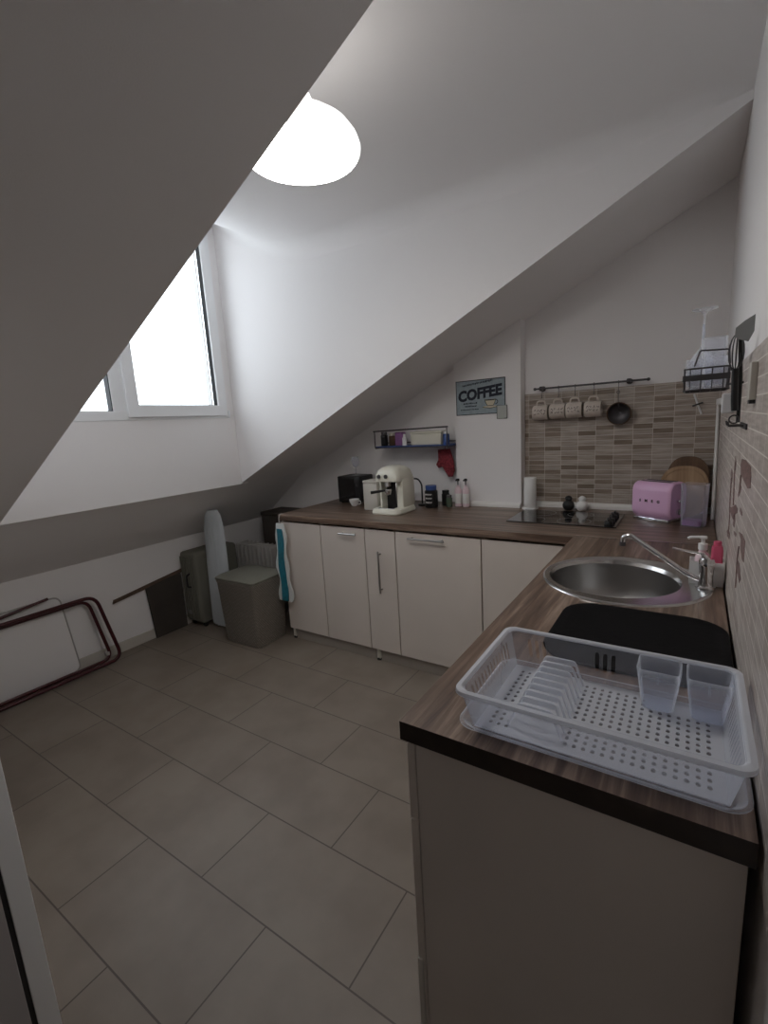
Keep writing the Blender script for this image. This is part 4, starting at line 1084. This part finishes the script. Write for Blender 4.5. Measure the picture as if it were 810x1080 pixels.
# laundry hamper
o = thing('laundry_hamper', 'taupe woven laundry hamper with a lid beside the cabinets', 'hamper', (-2.66, 2.16, 0))
def hring(w0, d0, r, z, cx=-2.650, cy=2.185): return [(cx+p[0], cy+p[1], z) for p in rrect(0, 0, w0, d0, r, 4)]
bm = NB(); loft(bm, [hring(.330, .270, .03, .001), hring(.345, .285, .03, .02), hring(.390, .318, .03, .455), hring(.398, .326, .03, .462), hring(.398, .326, .03, .475), hring(.385, .312, .03, .476), hring(.33, .27, .03, .02)], True, True)
MATS['weave'] = None
def weave_mat():
    m = bpy.data.materials.new('hamper_weave'); m.use_nodes = True; nt = m.node_tree; b = nt.nodes['Principled BSDF']; L = nt.links.new
    tc = nt.nodes.new('ShaderNodeTexCoord'); ck = nt.nodes.new('ShaderNodeTexBrick'); ck.inputs['Scale'].default_value = 1
    sp = nt.nodes.new('ShaderNodeSeparateXYZ'); L(tc.outputs['Object'], sp.inputs[0]); ad = nt.nodes.new('ShaderNodeMath'); L(sp.outputs[0], ad.inputs[0]); L(sp.outputs[1], ad.inputs[1])
    cb = nt.nodes.new('ShaderNodeCombineXYZ'); L(ad.outputs[0], cb.inputs[0]); L(sp.outputs[2], cb.inputs[1]); L(cb.outputs[0], ck.inputs['Vector'])
    ck.inputs['Brick Width'].default_value = .016; ck.inputs['Row Height'].default_value = .010; ck.inputs['Mortar Size'].default_value = .0016
    ck.inputs['Color1'].default_value = (.30, .27, .235, 1); ck.inputs['Color2'].default_value = (.37, .335, .295, 1); ck.inputs['Mortar'].default_value = (.12, .105, .09, 1)
    L(ck.outputs['Color'], b.inputs['Base Color']); b.inputs['Roughness'].default_value = .6
    bp = nt.nodes.new('ShaderNodeBump'); bp.invert = True; bp.inputs['Strength'].default_value = .6; bp.inputs['Distance'].default_value = .002
    L(ck.outputs['Fac'], bp.inputs['Height']); L(bp.outputs[0], b.inputs['Normal'])
    MATS['weave'] = m
weave_mat()
part('basket', bm, 'weave', o, True)
bm = NB(); loft(bm, [hring(.402, .330, .03, .477), hring(.408, .336, .032, .484), hring(.404, .332, .032, .494), hring(.36, .29, .04, .506), hring(.2, .15, .04, .512)], True, True)
part('lid', bm, 'suitcase_fabric', o, True, label='smooth pale lid')
o.rotation_euler = (0, 0, .02)
# teal packet hanging at the end of the cabinets
o = thing('plastic_packet', 'teal striped packet in clear wrap hanging at the left cabinet end', 'packet', (-2.39, 2.26, .29))
bm = NB(); rnd = random.Random(5)
def packet(bm, w0, w1, xoff, ya, yb, z0, z1, wob):
    rings = []
    N = 14
    for k in range(N+1):
        t = k/N; z = z0+(z1-z0)*t; w = (w0+(w1-w0)*t)*(1+wob*math.sin(t*17))/2; cx = -2.392+.006*t+xoff+.006*math.sin(t*9)
        rings.append([(cx-w, ya, z), (cx-w*.3, ya-.004*math.sin(t*23), z), (cx+w*.4, ya+.003*math.sin(t*19), z), (cx+w, ya, z), (cx+w, yb, z), (cx-w, yb, z)])
    loft(bm, rings)
    return bm
part('wrap', packet(NB(), .125, .080, 0, 2.262, 2.272, .300, .868, .22), 'clear_wrap', o, True)
part('stripe', packet(NB(), .062, .050, 0, 2.254, 2.2615, .304, .830, .04), 'teal', o, True)
bm = NB(); tube(bm, arc([(-2.388, 2.267, .862), (-2.388, 2.267, .905), (-2.388, 2.281, .930), (-2.388, 2.30, .9295)], .01), .0025, 6); part('cord', bm, 'light_tube', o, True)

# ------------------------------------------------------------------ camera
cam = bpy.data.cameras.new('camera'); co = bpy.data.objects.new('camera', cam); COL.objects.link(co)
f = 496.51
pp = (405, 540); VX = (-358, 493); VY = (735, 428)
def dcam(p): return Vector((p[0]-405, -(p[1]-540), -f))
yv = dcam(VY).normalized(); xv = -dcam(VX); xv = (xv - yv*xv.dot(yv)).normalized(); zv = xv.cross(yv)
M = Matrix((xv, yv, zv)).to_4x4(); M.translation = Vector((0, 0, 1.5))
co.matrix_world = M
cam.sensor_fit = 'HORIZONTAL'; cam.sensor_width = 36; cam.lens = 36*f/810; cam.clip_start = .02
SC.camera = co

# ------------------------------------------------------------------ daylight
w = bpy.data.worlds.new('sky'); SC.world = w; w.use_nodes = True
nt = w.node_tree; bg = nt.nodes['Background']; L = nt.links.new
tc = nt.nodes.new('ShaderNodeTexCoord'); mp = nt.nodes.new('ShaderNodeMapping'); mp.inputs['Scale'].default_value = (1, 1, 3.5)
n = nt.nodes.new('ShaderNodeTexNoise'); n.inputs['Scale'].default_value = 1.6; n.inputs['Detail'].default_value = 3
L(tc.outputs['Generated'], mp.inputs[0]); L(mp.outputs[0], n.inputs['Vector'])
r = nt.nodes.new('ShaderNodeValToRGB'); r.color_ramp.elements[0].position = .40; r.color_ramp.elements[1].position = .50
r.color_ramp.elements[0].color = (.175, .205, .214, 1); r.color_ramp.elements[1].color = (.85, .925, 1, 1)
L(n.outputs['Fac'], r.inputs['Fac']); L(r.outputs['Color'], bg.inputs['Color'])
bg.inputs['Strength'].default_value = 3.2

SC.view_settings.view_transform = 'Standard'; SC.view_settings.look = 'None'
SC.view_settings.gamma = 1; SC.view_settings.use_curve_mapping = False
SC.view_settings.exposure = 0.47
SC.cycles.max_bounces = 12; SC.cycles.diffuse_bounces = 8; SC.cycles.transparent_max_bounces = 24
SC.cycles.sample_clamp_indirect = 4
